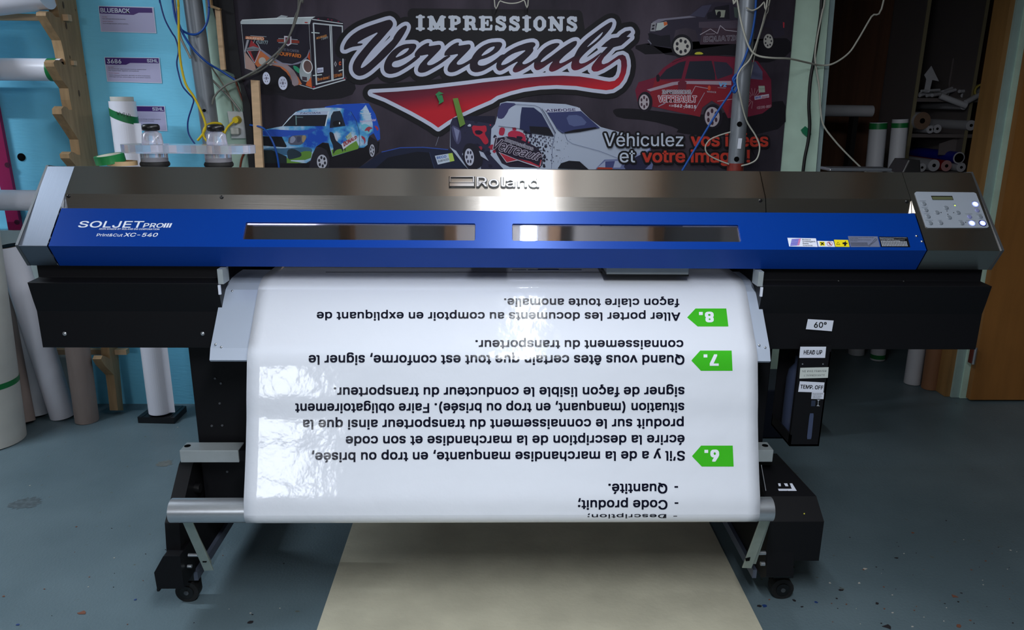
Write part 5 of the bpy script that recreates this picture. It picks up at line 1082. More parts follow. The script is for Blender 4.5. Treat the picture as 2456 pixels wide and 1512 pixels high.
# green tape pieces stuck on the banner
mb = MB(); f = lambda x, y: P(x, y, y=BY - 0.0135); Cc = lambda *p: [f(860 + x / 6.463, 190 + y / 6.463) for x, y in p]
mb.slab(Cc((1190, 238), (1245, 190), (1320, 222), (1210, 258)), 0.002, mat('crumpled_green_tape', (22, 112, 62), 0.5, 0, 1.3)); mb.slab(Cc((1205, 255), (1295, 245), (1322, 345), (1240, 392), (1250, 350)), 0.0015, MATS['crumpled_green_tape'])
tag(mb.build('tape_piece'), 'crumpled dark green tape scrap stuck on the red swoosh of the banner', 'tape')
mb = MB(); mb.slab(Cc((1460, 300), (1540, 292), (1655, 695), (1572, 745)), 0.0008, mat('olive_tape', (84, 118, 38), 0.5, 0, 1.25)); tag(mb.build('tape_piece'), 'long olive green tape strip stuck across the banner swoosh tip', 'tape')
# ================================================================= LEFT BACKGROUND
m_pine = mat('weathered_pine', (158, 128, 92), 0.7, noise=(7, 0.16, (8, 8, 0.8)))
m_pine_l = mat('light_pine', (206, 172, 136), 0.7, noise=(9, 0.10, (1, 8, 8)))
m_paper = mat('white_paper_roll', (232, 232, 244), 0.35, noise=(5, 0.03))
m_cream = mat('cream_cardboard_tube', (206, 204, 198), 0.6, noise=(12, 0.04))
m_greyt = mat('grey_tube', (196, 200, 208), 0.5)
m_brt = mat('taupe_cardboard_tube', (150, 134, 128), 0.7, noise=(30, 0.06, (1, 1, 0.2)))
# notched rack: two uprights with hooks
xr0 = P(182, 0, y=3.485).x
outline = [(182, 0), (236, 361), (293, 985), (282, 985), (275, 940), (272, 902), (247, 872), (242, 860), (250, 852), (262, 856), (258, 810), (222, 620), (196, 455), (193, 372),
           (185, 330), (190, 372)]
up_px = [(176, -60), (182, 0), (236, 361), (254, 520), (296, 985), (283, 985), (277, 930), (273, 900), (250, 876), (242, 862), (246, 853), (255, 856), (264, 862), (259, 800), (240, 700), (222, 600), (208, 500), (205, 440),
         (196, 418), (182, 398), (167, 380), (165, 370), (171, 364), (178, 366), (185, 371), (193, 372), (188, 335), (168, 304), (148, 274), (147, 262), (153, 255), (160, 257), (166, 264), (173, 263), (168, 240), (164, 212), (150, 193), (131, 160), (128, 150), (133, 144), (141, 144), (152, 155), (158, 155), (152, 122), (146, 97), (124, 62), (110, 38), (110, 30), (117, 27), (124, 30), (133, 40), (143, 42), (135, 0), (125, -60)]
rack = thing('roll_rack', 'notched pine rack upright with hooks holding media rolls on the blue wall', 'rack', (xr0, 3.4, 0))
A = [P(px, py, x=xr0) for px, py in up_px]
A = [Vector((p.x, min(p.y, 3.492), max(p.z, 0.003))) for p in A]
mb = MB(); mb.loft(A, [p + Vector((-0.038, 0, 0)) for p in A], m_pine); mb.build('upright', rack)
mb = MB(); mb.loft([p + Vector((-1.12, 0, 0)) for p in A], [p + Vector((-1.158, 0, 0)) for p in A], m_pine); mb.build('upright', rack)
m_knot = mat('pine_knot', (92, 66, 44), 0.7)
for px, py, r in ((152, 12, 8), (159, 62, 8), (190, 224, 8), (181, 24, 3), (206, 178, 3), (168, 137, 4)):
    c = P(px, py, x=xr0 + 0.0006); mb = MB(); mb.poly([(c.x, c.y + r * 0.0009 * math.cos(t), c.z + r * 0.0018 * math.sin(t)) for t in [i * math.pi / 6 for i in range(12)]], m_knot); mb.build('knot', rack)
def hbar(q0, q1, y, h, dpt, material):    # wooden bar running to the left out of the frame
    a, b = P(*q0, y=y), P(*q1, y=y); mb = MB()
    mb.box((min(a.x, b.x) - 0.9, y, b.z - h), (b.x, y + dpt, b.z), material); return mb
mb = hbar((60, 31), (162, 34), 3.36, 0.025, 0.03, m_pine_l); 
tag(mb.build('batten', bevel=0.001), 'light pine batten lying across the upper hook of the rack', 'batten')
a = P(150, 146, y=3.40); b = P(174, 157, y=3.40); mb = MB(); mb.box((xr0 - 0.12, 3.375, b.z), (xr0 + 0.012, 3.40, a.z), m_pine_l); tag(mb.build('batten'), 'short pinkish pine batten end behind the second rack hook', 'batten')
mb = hbar((130, 843), (302, 840), 3.40, 0.024, 0.03, m_pine_l); tag(mb.build('batten'), 'low pine batten across the rack foot below the printer housing', 'batten')
# rolls on the rack
def roll(name, label, q_top, q_bot, xend, y, material, group=None, tilt=0.0, xstart=-1.2, core=None, cat='roll'):
    a, b = P(*q_top, y=y), P(*q_bot, y=y); r = (a.z - b.z) / 2 * 0.97; zc = (a.z + b.z) / 2; xe = P(xend, (q_top[1] + q_bot[1]) / 2, y=y).x
    t = thing(name, label, cat, (xe - 0.5, y, zc), group)
    mb = MB(); mb.cyl((xe + xstart, y, zc - tilt), (xe, y, zc), r, material=material, n=40, cap_mat=m_card2); mb.build('paper', t)
    mb = MB(); mb.cyl((xe + 0.0005, y, zc), (xe + 0.002, y, zc), r * 0.72, material=m_hole); mb.build('core', t)
    return t, xe, zc, r
t, xe, zc, r = roll('media_roll', 'white glossy media roll on the second rack hook with a green taped end', (80, 139), (80, 195), 153, 3.33, m_paper, xstart=-1.1)
mb = MB(); mb.cyl((xe - 0.055, 3.33, zc), (xe - 0.018, 3.33, zc), r + 0.0012, material=m_tape, caps=False, n=40); mb.build('tape', t)
a = P(30, 24, y=3.28); 
t = thing('media_roll', 'large white roll at the top left corner lying tilted above the batten', 'roll', (a.x, 3.28, a.z + 0.06))
mb = MB(); e = P(108, -28, y=3.28); mb.cyl((e.x - 1.0, 3.28, e.z - 0.125), (e.x, 3.28, e.z), 0.078, material=m_paper, n=40); mb.build('paper', t, 0.012)
t, xe, zc, r = roll('media_roll', 'white media roll on the lower rack hooks beside the left end of the printer', (40, 455), (40, 506), 150, 3.32, m_paper, xstart=-1.0)
# magenta board and pale panel on the wall
m_mag = mat('crimson_board', (150, 6, 78), 0.55)
mb = MB(); mb.slab([P(*p, y=3.47) for p in ((20, 552), (50, 552), (-14, 215), (-44, 215), (-30, 215))][:4], 0.02, m_mag)
tag(mb.build('crimson_strip'), 'crimson board strip leaning on the blue wall at the left edge', 'board')
mb = MB(); 
for k, q in enumerate(((18, 396), (41, 533))): c = P(*q, y=3.469); mb = MB(); mb.cyl((c.x, 3.4695, c.z), (c.x, 3.466, c.z), 0.011, material=mat('dark_crimson', (70, 0, 40), 0.6)); mb.build('bolt', bpy.data.objects['crimson_strip'])

mb = MB(); a, b = P(-60, 553, y=3.46), P(140, 553, y=3.46); mb.box((a.x, 3.462, 0.004), (b.x, 3.482, a.z), mat('pale_grey_panel', (190, 205, 206), 0.6)); tag(mb.build('wall_board'), 'pale grey panel standing against the blue wall behind the leaning tubes', 'panel')
# leaning and standing tubes at the far left
def lean(name, label, top, bot, wpx, ytop, material, core_m=m_hole, group=None, ext=0.0, zmin=True):
    """round tube from a pixel of its foot centre on the floor to a pixel of its top at depth ytop; wpx = width in pixels at the foot"""
    f = P(*bot, z=0.0); r = wpx / 2 * (f - Vector((0, 0, CAM_H))).length / math.hypot(F_PX, math.hypot(bot[0] - 1228, bot[1] - 756))
    tp = P(*top, y=ytop); d = (tp - f).normalized(); base = f + Vector((0, 0, r * math.sqrt(max(0, 1 - d.z ** 2)) + 0.0015)); tp = tp + d * ext
    t = thing(name, label, 'tube' if 'tube' in name else 'roll', tuple(f), group)
    mb = MB(); mb.cyl(base, tp, r, material=material, n=40, cap_mat=m_card2); mb.build('wrap', t)
    mb = MB(); mb.cyl(tp + d * 0.0005, tp + d * 0.002, r * 0.75, material=core_m); mb.build('core', t)
    return t, base, tp, r, d
t, ba, tp, r, d = lean('cardboard_tube', 'wide cream cardboard tube standing at the left edge with green tape low down', (-132, 380), (-32, 1058), 165, 3.10, m_cream, ext=0.5, group='tubes leaning by the blue wall')
c = ba + d * 0.27; mb = MB(); ax = (d + Vector((-0.35, 0, -0.05))).normalized(); mb.cyl(c - d * 0.012, c + d * 0.012, r + 0.0012, material=m_tape, caps=False, n=48); mb.build('tape', t)
lean('media_roll', 'rolled white sheet leaning left of the printer between cream tube and cardboard tube', (22, 590), (152, 1000), 56, 3.28, m_paper, group='tubes leaning by the blue wall')
lean('grey_tube', 'pale grey tube leaning behind the rolled white sheet', (20, 640), (92, 1000), 44, 3.45, m_greyt, group='tubes leaning by the blue wall')
lean('cardboard_tube', 'narrow taupe tube leaning beside the wide cream tube', (-22, 600), (58, 1019), 50, 3.42, m_brt, group='tubes leaning by the blue wall')
lean('cardboard_tube', 'short taupe cardboard tube standing before the pine rack foot', (160, 640), (209, 1010), 52, 3.28, m_brt, group='tubes leaning by the blue wall')
# wrapped roll standing on a black plastic base
m_base = mat('black_grid_plastic', (20, 20, 24), 0.4)
zt = 0.03
q = [P(329, 1001, z=zt), P(417, 1003, z=zt), P(447, 974, z=zt), P(368, 972, z=zt)]
base = thing('plastic_base', 'black ribbed plastic slab on the floor carrying the tall white roll', 'base', tuple((q[0] + q[2]) / 2 - Vector((0, 0, zt))))
mb = MB(); mb.loft([Vector((p.x, p.y, 0.002)) for p in q], q, m_base)
for k in range(4):
    u = (k + 0.5) / 4; a = q[0].lerp(q[1], u); b = q[3].lerp(q[2], u); w = Vector((0.004, 0, 0)); up = Vector((0, 0, 0.0015)); mb.loft([a - w + Vector((0, 0.004, 0)), a + w + Vector((0, 0.004, 0)), b + w, b - w], [a - w + up + Vector((0, 0.004, 0)), a + w + up + Vector((0, 0.004, 0)), b + w + up, b - w + up], m_black2)
mb.build('slab', base, 0.002)
f = P(386, 990, z=zt + 0.003); tp = P(293, 243, y=f.y + 0.0)
t = thing('media_roll', 'tall white roll with a handwritten green tape band standing on the black base', 'roll', tuple(f))
d = (tp - f).normalized(); r = 0.052
mb = MB(); mb.cyl(f + Vector((0, 0, 0.006)), tp, r, material=m_paper, n=40, cap_mat=m_hole)
mb.cyl(tp - d * 0.002, tp + d * 0.018, r * 0.86, material=m_cream, n=32, cap_mat=m_hole); mb.build('paper', t)
mb = MB(); fl_ = [];
for k in range(9): a = math.radians(-100 + k * 9); fl_.append((r * 1.02 * math.cos(a), r * 1.02 * math.sin(a)))
b0 = f + Vector((0, 0, 0.01)); A = [b0 + Vector((x, y, 0)) for x, y in fl_] + [b0 + Vector((fl_[-1][0] + 0.028, fl_[-1][1] + 0.004, 0))]
mb.loft(A + [p + Vector((0, 0.001, 0)) for p in A[::-1]], [p + (tp - f) * 0.93 for p in A] + [p + (tp - f) * 0.93 + Vector((0, 0.001, 0)) for p in A[::-1]], m_paper); mb.build('flap', t)
c = f + (tp - f) * 0.955; mb = MB(); a_, b_2 = Vector((1, 0, 0)), Vector((0, 1, 0)); n = 40
A = [c + (r + 0.0014) * (math.cos(2 * math.pi * i / n) * a_ + math.sin(2 * math.pi * i / n) * b_2) + Vector((0, 0, -0.012 - 0.020 * math.cos(2 * math.pi * i / n))) for i in range(n)]
B = [p + Vector((0, 0, 0.032)) for p in A]; mb.add(A + B, [[i, (i + 1) % n, n + (i + 1) % n, n + i] for i in range(n)], mat('green_band', (16, 112, 62), 0.45), True)
for k, (x0, y0, x1, y1) in enumerate(((280, 268, 283, 276), (283, 276, 287, 268), (288, 270, 292, 277), (292, 277, 296, 270), (298, 270, 298, 280), (302, 272, 306, 280), (306, 280, 309, 272), (311, 274, 314, 282))):
    yy = f.y - r - 0.0035; p0, p1 = P(x0, y0, y=yy), P(x1, y1, y=yy); w = Vector((0.0011, 0, 0)); mb.poly([p0 - w, p0 + w, p1 + w, p1 - w], m_txt)
mb.build('tape', t)
# notices on the blue wall
m_pk = mat('notice_paper', (176, 172, 205), 0.5, 0, 1.15); m_vi = mat('violet_print', (62, 18, 112), 0.5); m_rt = mat('red_print', (150, 60, 80), 0.5)
YN = YF - 0.032
def notice(label, corners, title, brand, lines, bar):
    """corners tl,tr,br,bl in pixels"""
    t = thing('notice', label, 'notice', tuple(P(*corners[3], y=YN)), 'notices on the blue wall')
    tl, tr, br, bl_ = corners
    def uv(u, v): return ((tl[0] * (1 - u) + tr[0] * u) * (1 - v) + (bl_[0] * (1 - u) + br[0] * u) * v, (tl[1] * (1 - u) + tr[1] * u) * (1 - v) + (bl_[1] * (1 - u) + br[1] * u) * v)
    mb = MB(); mb.slab([P(*uv(*p), y=YN - 0.001) for p in ((0, 0), (1, 0), (1, 1), (0, 1))], 0.0008, m_label); mb.build('card', t)
    mb = MB(); f1 = lambda p, o: P(*uv(*p), y=YN - o)
    mb.poly([f1(p, 0.0013) for p in ((0.01, 0.02), (0.99, 0.02), (0.99, 0.98), (0.01, 0.98))], m_pk)
    mb.poly([f1(p, 0.0015) for p in ((0.01, 0.02), (0.97, 0.04), (0.97, 0.22), (0.72, 0.23), (0.62, 0.32), (0.01, 0.29))] if bar == 1 else [f1(p, 0.0015) for p in ((0.01, 0.02), (0.985, 0.02), (0.985, 0.22), (0.46, 0.22), (0.38, 0.30), (0.01, 0.30))], m_vi)
    tx = lambda s_, u0, u1, vb, vc, m_, b: put_text(mb, s_, (uv(u0, vb), uv(u1, vb), uv(u1, vc), uv(u0, vc)), lambda x, y: P(x, y, y=YN - 0.0017), m_, b)
    if title: tx(title[0], title[1], title[2], 0.25, 0.08, m_wlet, 0.03)
    if brand: tx(brand, 0.77, 0.97, 0.185, 0.06, m_wlet, 0.03)
    for s_, u0, u1, v, c_ in lines: tx(s_, u0, u1, v, v - 0.035, m_rt if c_ else m_txt, 0.0)
    mb.build('print', t); return t
notice('purple and lilac notice with one bold word, topmost on the blue wall', ((236, 14), (368, 17), (375, 80), (242, 76)), ('BLUEBACK', 0.03, 0.56), None,
       [('Description', 0.05, 0.14, 0.44, 1), ('Papier d’affichage extérieur dos bleu, économique', 0.05, 0.47, 0.51, 0), ('Domaines d’application', 0.05, 0.24, 0.61, 1), ('Pour les affichages temporaires, panneaux publicitaires', 0.05, 0.51, 0.69, 0)], 1)
notice('purple and lilac notice headed by a number, middle one on the blue wall', ((250, 137), (382, 138.5), (388.5, 200), (257, 196)), ('3686', 0.04, 0.30), 'SIHL',
       [('Description', 0.05, 0.15, 0.42, 1), ('Film polyester photo-réaliste satiné pour encres éco-solvant et solvant', 0.05, 0.74, 0.49, 0), ('Film opaque blanc, épaisseur de la pellicule', 0.05, 0.60, 0.56, 0), ('Domaines d’application', 0.05, 0.24, 0.66, 1), ('Stands et kiosques d’exposition, décoration de vitrines et présentoirs', 0.05, 0.80, 0.74, 0), ('Affichage intérieur, présentation, roll-up et autres supports', 0.05, 0.80, 0.81, 0)], 0)
notice('lowest purple and lilac notice, partly behind the white roll', ((262, 253), (395, 254.5), (401.5, 315), (269, 312)), None, 'SIHL',
       [('Film polyester blanc pour affichage, très résistant à la déchirure', 0.36, 0.90, 0.55, 0), ('Traité pour encres à base de solvant', 0.36, 0.78, 0.62, 0), ('Affichage intérieur et extérieur', 0.36, 0.70, 0.80, 0)], 0)

# left pipe, wood strips, socket
m_pipe = mat('grey_painted_pipe', (128, 134, 142), 0.38, 0.3, noise=(5, 0.08), spec=0.5)
def pipe(name, label, pt, pb, y, wpx, material):
    a, b = P(*pt, y=y), P(*pb, y=y); d = (b - a); r = wpx / 2 * (y * 0.985) / F_PX
    foot = a + d * ((a.z - 0.003) / (a.z - b.z)); top = a + d * ((a.z - (ZC - 0.13)) / (a.z - b.z))
    t = thing(name, label, 'pipe', tuple(foot)); mb = MB(); mb.cyl(foot, top, r, material=material, n=40); mb.build('shaft', t); return t, r
t, r = pipe('steel_pipe', 'grey steel pipe column left of the banner with cords in front', (462, 0), (516, 400), 3.40, 41, m_pipe)
c = P(490, 265, y=3.36); mb = MB(); mb.cyl((c.x, 3.365, c.z), (c.x, 3.355, c.z), 0.006, material=m_hole); mb.build('hole', t)
t, r = pipe('steel_pipe', 'grey steel pipe column with a red foot before the red van picture', (1794, 0), (1764, 400), 3.22, 38, m_pipe)
for q in ((1774, 298), (1767, 382)):
    yq = 3.22 - r - 0.001; c = P(*q, y=yq); mb = MB(); mb.cyl((c.x, yq, c.z), (c.x, yq + 0.003, c.z), 0.0105, material=m_hole); mb.build('hole', t)
yq = 3.22 - r - 0.0012; mb = MB(); mb.slab([P(*p, y=yq) for p in ((1771, 332), (1780, 332), (1777, 357), (1768, 357))], 0.0006, m_label); mb.build('label', t)
a, b = P(1764.4, 391, y=3.22), P(1740, 700, y=3.22)
d = (P(1764, 400, y=3.22) - P(1794, 0, y=3.22)).normalized(); mb = MB(); mb.cyl(a, a + d * 0.35, r + 0.0012, material=mat('red_oxide_paint', (126, 44, 36), 0.5, noise=(30, 0.2)), n=40); mb.build('paint_band', t)
mb = MB(); mb.slab([P(*p, y=3.40) for p in ((503, -60), (562, -60), (559, 0), (570, 110), (580, 190), (600, 250), (613, 405), (597, 405), (590, 330), (584, 262), (576, 205), (560, 178), (541, 170), (532, 100), (510, 22), (504, 0))], 0.004, mat('black_cloth', (20, 19, 24), 0.8))
tag(mb.build('black_cloth'), 'black cloth edge hanging between the green wall strip and the banner', 'cloth')
mb = MB(); mb.slab([P(*p, y=3.385) for p in ((515, 20), (527, 22), (540, 167), (529, 168))], 0.018, m_pine_l); tag(mb.build('wood_strip'), 'thin pale wood strip fixed beside the left pipe at the top', 'wood strip')
mb = MB(); mb.slab([P(*p, y=3.37) for p in ((489, -40), (500, -40), (507, 12), (528, 20), (526, 24), (497, 16))], 0.02, m_pine); tag(mb.build('wood_strip'), 'dark cut wood stub above the thin strip by the pipe', 'wood strip')
a, b = P(601, 192, y=3.37), P(612, 400, y=3.37); dx = (b - a) / (a.z - b.z)
bt_ = a + dx * (a.z - 0.004); c_, e_ = P(620, 193, y=3.37), P(631, 400, y=3.37); ct_ = c_ + (e_ - c_) / (c_.z - e_.z) * (c_.z - 0.004)
mb = MB(); mb.slab([bt_, ct_, c_, a], 0.02, m_pine_l); tag(mb.build('wood_stake', bevel=0.002), 'upright pale pine stake standing before the left side of the banner', 'stake')
t = thing('wall_socket', 'white double power socket with a yellow and a white plug', 'socket', tuple(P(566, 300, y=3.46)))
mb = MB(); mb.slab([P(*p, y=3.455) for p in ((545, 267), (582, 268), (592, 332), (555.5, 332))], 0.019, mat('socket_white', (222, 226, 230), 0.4)); mb.build('plate', t, 0.002)
c = P(566, 288, y=3.43); mb = MB(); mb.cyl((c.x, 3.455, c.z), (c.x, 3.42, c.z), 0.017, 0.013, mat('yellow_plastic', (218, 190, 20), 0.45)); tag(mb.build('plug'), 'yellow plug in the upper outlet of the white wall socket', 'plug')
c = P(564, 315, y=3.43); mb = MB(); mb.box((c.x - 0.018, 3.42, c.z - 0.014), (c.x + 0.018, 3.4545, c.z + 0.014), mat('white_plug', (190, 190, 184), 0.5)); tag(mb.build('plug', bevel=0.005), 'boxy white plug in the lower outlet of the white wall socket', 'plug')
# cords
def cord(name, label, pts, y, wpx, material, cat='cord', n=8):
    ys = y if isinstance(y, (list, tuple)) else [y] * len(pts)
    path = [P(px, py, y=yy) for (px, py), yy in zip(pts, ys)]; mb = MB()
    if pts[0][1] < -5: path = [Vector((path[0].x, path[0].y, ZC - 0.13))] + path
    if pts[-1][1] < -5: path = path + [Vector((path[-1].x, path[-1].y, ZC - 0.13))]
    mb.tube(path, wpx / 2 * ys[0] / F_PX, material, n); return tag(mb.build(name), label, cat)
m_bc = mat('blue_cable', (0, 72, 160), 0.4); m_dbc = mat('dark_blue_cable', (12, 48, 128), 0.4); m_yc = mat('yellow_cable', (214, 186, 12), 0.45); m_gc = mat('grey_cable', (112, 112, 106), 0.5); m_wc = mat('white_cable', (182, 182, 172), 0.5); m_kc = mat('black_cable', (16, 16, 18), 0.5); m_cop = mat('brown_cable', (110, 50, 30), 0.45)
cord('network_cable', 'thin dark blue cable wavering down the blue wall beside the yellow cord', [(380, -30), (383, 0), (395, 45), (412, 78), (421, 92), (428, 120), (424, 150), (428, 175), (437, 205), (450, 222), (464, 238), (461, 255), (453, 280), (450, 300), (453, 322), (467, 345), (480, 360)], 3.34, 3.4, m_dbc)
cord('network_cable', 'bright blue cable looping low across the left pipe', [(411, -30), (414, 0), (420, 40), (430, 65), (445, 78), (465, 83), (482, 76), (496, 55), (501, 20), (497, -30)], 3.32, 5, m_bc)
cord('network_cable', 'blue cable running from the top down behind the banner edge past the socket', [(425, -30), (424, 30), (430, 60), (447, 95), (470, 125), (500, 152), (530, 170), (564, 192)], [3.31] * 5 + [3.33, 3.36, 3.38], 5, m_bc)
cord('power_cord', 'yellow power cord hanging down in front of the left pipe', [(424, -30), (428, 20), (429, 80), (431, 130), (437, 170), (447, 205), (465, 232), (480, 262), (491, 290), (493, 306), (486, 322), (474, 337)], 3.30, 5.4, m_yc)
cord('power_cord', 'yellow cord looping behind the clear holder up to the yellow plug', [(500, 342), (490, 330), (488, 315), (497, 300), (515, 295), (532, 300), (536, 322), (546, 305), (562, 290)], [3.30, 3.30, 3.30, 3.31, 3.33, 3.35, 3.38, 3.40, 3.425], 5.4, m_yc)
cord('metal_conduit', 'ribbed metal conduit above the third bend beside the yellow cord', [(416, -20), (424, 40), (432, 85), (440, 105), (450, 125), (457, 140)], 3.35, 5.6, mat('ribbed_conduit', (150, 146, 140), 0.45, 0.4), 'conduit')
cord('metal_conduit', 'ribbed metal conduit slanting down to the white wall socket', [(503, 186), (520, 203), (545, 228), (562, 248), (576, 266)], 3.44, 5.0, MATS['ribbed_conduit'], 'conduit')
cord('cable', 'grey cable slanting from the trailer picture down to the left pipe', [(725, -30), (721, 0), (712, 40), (698, 78), (680, 110), (650, 140), (615, 168), (575, 190), (545, 203), (525, 218), (513, 235), (509, 250)], 3.35, 4.6, m_gc, 'cable')
cord('cable', 'second grey cable hanging in a bow below the first over the trailer picture', [(715, -30), (708, 40), (690, 95), (672, 125), (650, 150), (620, 172), (585, 186), (558, 196)], 3.36, 3.6, m_gc, 'cable')
cord('cable', 'thin beige cable behind the socket conduit beside the left pipe', [(497, 140), (510, 165), (530, 195), (548, 225), (557, 250), (560, 266)], 3.45, 3.4, mat('beige_cable', (136, 124, 110), 0.5), 'cable')
cord('cable', 'reddish brown cable running down right of the wall socket', [(564, 184), (569, 205), (582, 240), (596, 270), (604, 300), (601, 330), (592, 355), (580, 380), (575, 410)], 3.43, 5.0, m_cop, 'cable')
cord('network_cable', 'blue cable bowing over the front of the blue and white pickup picture', [(600, 300), (626, 305), (640, 316), (655, 342), (664, 370), (669, 400), (671, 430)], [3.40, 3.36, 3.35, 3.34, 3.34, 3.34, 3.34], 4.6, m_bc)
cord('cable', 'short grey cable sagging at the top centre of the banner', [(1185, -12), (1200, 2), (1220, 8), (1240, 7), (1256, 0), (1268, -14)], 3.36, 2.6, m_wc, 'cable')
cord('cable', 'white cable sagging from the right pipe over the green post and up again', [(1760, -30), (1768, 0), (1775, 40), (1785, 80), (1798, 115), (1816, 133), (1850, 139), (1893, 141), (1935, 150), (1970, 157), (2000, 152), (2035, 128), (2058, 95), (2090, 40), (2122, -10)], [3.14] * 7 + [3.18, 3.3, 3.38, 3.38, 3.38, 3.38, 3.38, 3.38], 4.4, m_wc, 'cable')
cord('cable', 'thin white cable winding behind the right pipe and bulging right near its foot', [(1850, -30), (1838, 20), (1822, 80), (1800, 140), (1778, 165), (1768, 190), (1775, 230), (1790, 288), (1812, 325), (1822, 352), (1816, 380), (1800, 392), (1778, 398)], [3.26, 3.24, 3.20, 3.14, 3.13, 3.13, 3.13, 3.16, 3.17, 3.17, 3.17, 3.17, 3.17], 3.6, m_wc, 'cable')
cord('cable', 'white cable loop bulging left of the red pipe foot over the slogan', [(1752, 317), (1725, 325), (1702, 336), (1692, 352), (1696, 368), (1715, 381), (1748, 394)], 3.20, 3.4, m_wc, 'cable')
cord('cable', 'thin white cable falling beside the right pipe over the red van roof', [(1848, -20), (1836, 40), (1815, 110), (1803, 170), (1797, 195)], 3.27, 2.6, m_wc, 'cable')
cord('cable', 'white cable crossing the green post and ending behind the clear case', [(1982, -30), (1972, 30), (1961, 85), (1955, 130), (1957, 160), (1965, 210), (1968, 260), (1975, 300), (2000, 335), (2030, 368), (2068, 405), (2090, 425)], 3.37, 4.0, m_wc, 'cable')
cord('cable', 'thick black cable running down the front of the green post', [(1974, -30), (1969, 30), (1961, 90), (1953, 140), (1944, 190), (1940, 250), (1942, 300), (1938, 340), (1930, 380), (1924, 430)], 3.39, 8, m_kc, 'cable')
cord('cable', 'short white cable arching off the right pipe at the top', [(1790, 18), (1804, 25), (1820, 18), (1832, 5), (1842, -12)], 3.16, 3.4, m_wc, 'cable')
cord('blue_rope', 'taut blue rope slanting down across the right pipe and the slogan', [(1816, -30), (1812, 30), (1802, 90), (1786, 140), (1768, 180), (1757, 214), (1720, 270), (1680, 336), (1636, 410)], [3.17] * 9, 5.2, mat('blue_rope', (0, 74, 158), 0.6), 'rope')
cord('blue_rope', 'blue rope knot tied on the right pipe', [(1766, 178), (1758, 190), (1764, 202), (1756, 212), (1762, 222), (1768, 208), (1760, 196), (1768, 184)], 3.155, 5.6, MATS['blue_rope'], 'rope')
c = P(1938, 312, y=3.40); mb = MB(); mb.slab([P(*p, y=3.405) for p in ((1922, 312), (1932, 303), (1940, 310), (1946, 322), (1938, 330), (1926, 320))], 0.008, mat('tape_lump', (24, 120, 84), 0.5)); tag(mb.build('tape_piece'), 'small green tape lump beside the black cable on the green post', 'tape')

# ================================================================= STOREROOM THROUGH THE DOORWAY
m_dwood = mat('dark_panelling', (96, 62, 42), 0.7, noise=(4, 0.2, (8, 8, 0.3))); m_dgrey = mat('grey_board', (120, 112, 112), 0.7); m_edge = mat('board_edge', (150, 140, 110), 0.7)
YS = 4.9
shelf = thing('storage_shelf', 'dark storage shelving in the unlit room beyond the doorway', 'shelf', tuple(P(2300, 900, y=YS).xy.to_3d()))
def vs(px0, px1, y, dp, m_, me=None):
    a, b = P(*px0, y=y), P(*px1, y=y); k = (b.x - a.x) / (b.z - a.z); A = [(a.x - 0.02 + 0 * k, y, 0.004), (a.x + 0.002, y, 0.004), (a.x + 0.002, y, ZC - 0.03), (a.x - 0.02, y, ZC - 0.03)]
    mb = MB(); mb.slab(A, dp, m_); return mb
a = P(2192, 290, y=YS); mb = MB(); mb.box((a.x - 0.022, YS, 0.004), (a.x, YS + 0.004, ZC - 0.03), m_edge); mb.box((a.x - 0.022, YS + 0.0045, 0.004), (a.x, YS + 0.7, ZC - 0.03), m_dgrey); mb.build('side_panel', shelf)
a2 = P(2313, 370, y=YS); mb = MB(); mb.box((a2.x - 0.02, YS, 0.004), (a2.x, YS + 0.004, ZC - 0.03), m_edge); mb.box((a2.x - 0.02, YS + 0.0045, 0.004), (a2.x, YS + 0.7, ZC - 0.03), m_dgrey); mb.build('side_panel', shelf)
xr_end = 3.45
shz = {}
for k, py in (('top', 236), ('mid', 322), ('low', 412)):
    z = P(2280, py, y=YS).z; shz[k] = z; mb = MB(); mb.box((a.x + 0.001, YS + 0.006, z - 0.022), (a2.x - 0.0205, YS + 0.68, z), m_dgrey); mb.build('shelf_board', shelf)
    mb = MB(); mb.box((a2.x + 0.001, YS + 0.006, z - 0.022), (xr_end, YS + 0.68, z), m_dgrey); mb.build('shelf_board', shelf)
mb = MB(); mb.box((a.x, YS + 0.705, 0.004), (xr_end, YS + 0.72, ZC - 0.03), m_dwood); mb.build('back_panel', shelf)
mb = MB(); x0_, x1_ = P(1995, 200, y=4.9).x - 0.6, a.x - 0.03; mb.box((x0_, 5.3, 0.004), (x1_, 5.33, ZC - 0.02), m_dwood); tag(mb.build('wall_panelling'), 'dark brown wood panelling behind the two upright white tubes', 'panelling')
m_rollg = mat('dim_white_roll', (205, 205, 212), 0.5); m_rred = mat('red_vinyl', (170, 20, 30), 0.4); m_rblue = mat('blue_vinyl', (30, 40, 170), 0.4)
def rollend(label, q, rpx, shelf_z, mside, y=4.87, hollow=False, mend=None, length=0.55):
    c = P(*q, y=y); r = rpx * y / F_PX
    if shelf_z is not None and c.z - r < shz[shelf_z] + 0.001: c.z = shz[shelf_z] + r + 0.001
    t = thing('vinyl_roll', label, 'roll', tuple(c), 'rolls on the storeroom shelves'); mb = MB(); mb.cyl((c.x, y, c.z), (c.x, y + length, c.z), r, material=mside, n=24, cap_mat=mend or m_rollg); mb.build('roll_body', t)
    mb = MB(); mb.cyl((c.x, y - 0.001, c.z), (c.x, y - 0.003, c.z), r * (0.78 if hollow else 0.3), material=m_hole); mb.build('core', t)
rollend('wide pale roll end at the left of the middle shelf', (2212, 290), 20, 'mid', m_rollg, mend=m_card2)
rollend('small white roll end, left one of the touching pair on the middle shelf', (2231, 311), 9, 'mid', m_rollg)
rollend('small white roll end, right one of the touching pair on the middle shelf', (2248, 309), 10, 'mid', m_rollg)
rollend('round white roll end at the right of the middle shelf', (2329, 301), 12, None, m_rollg)
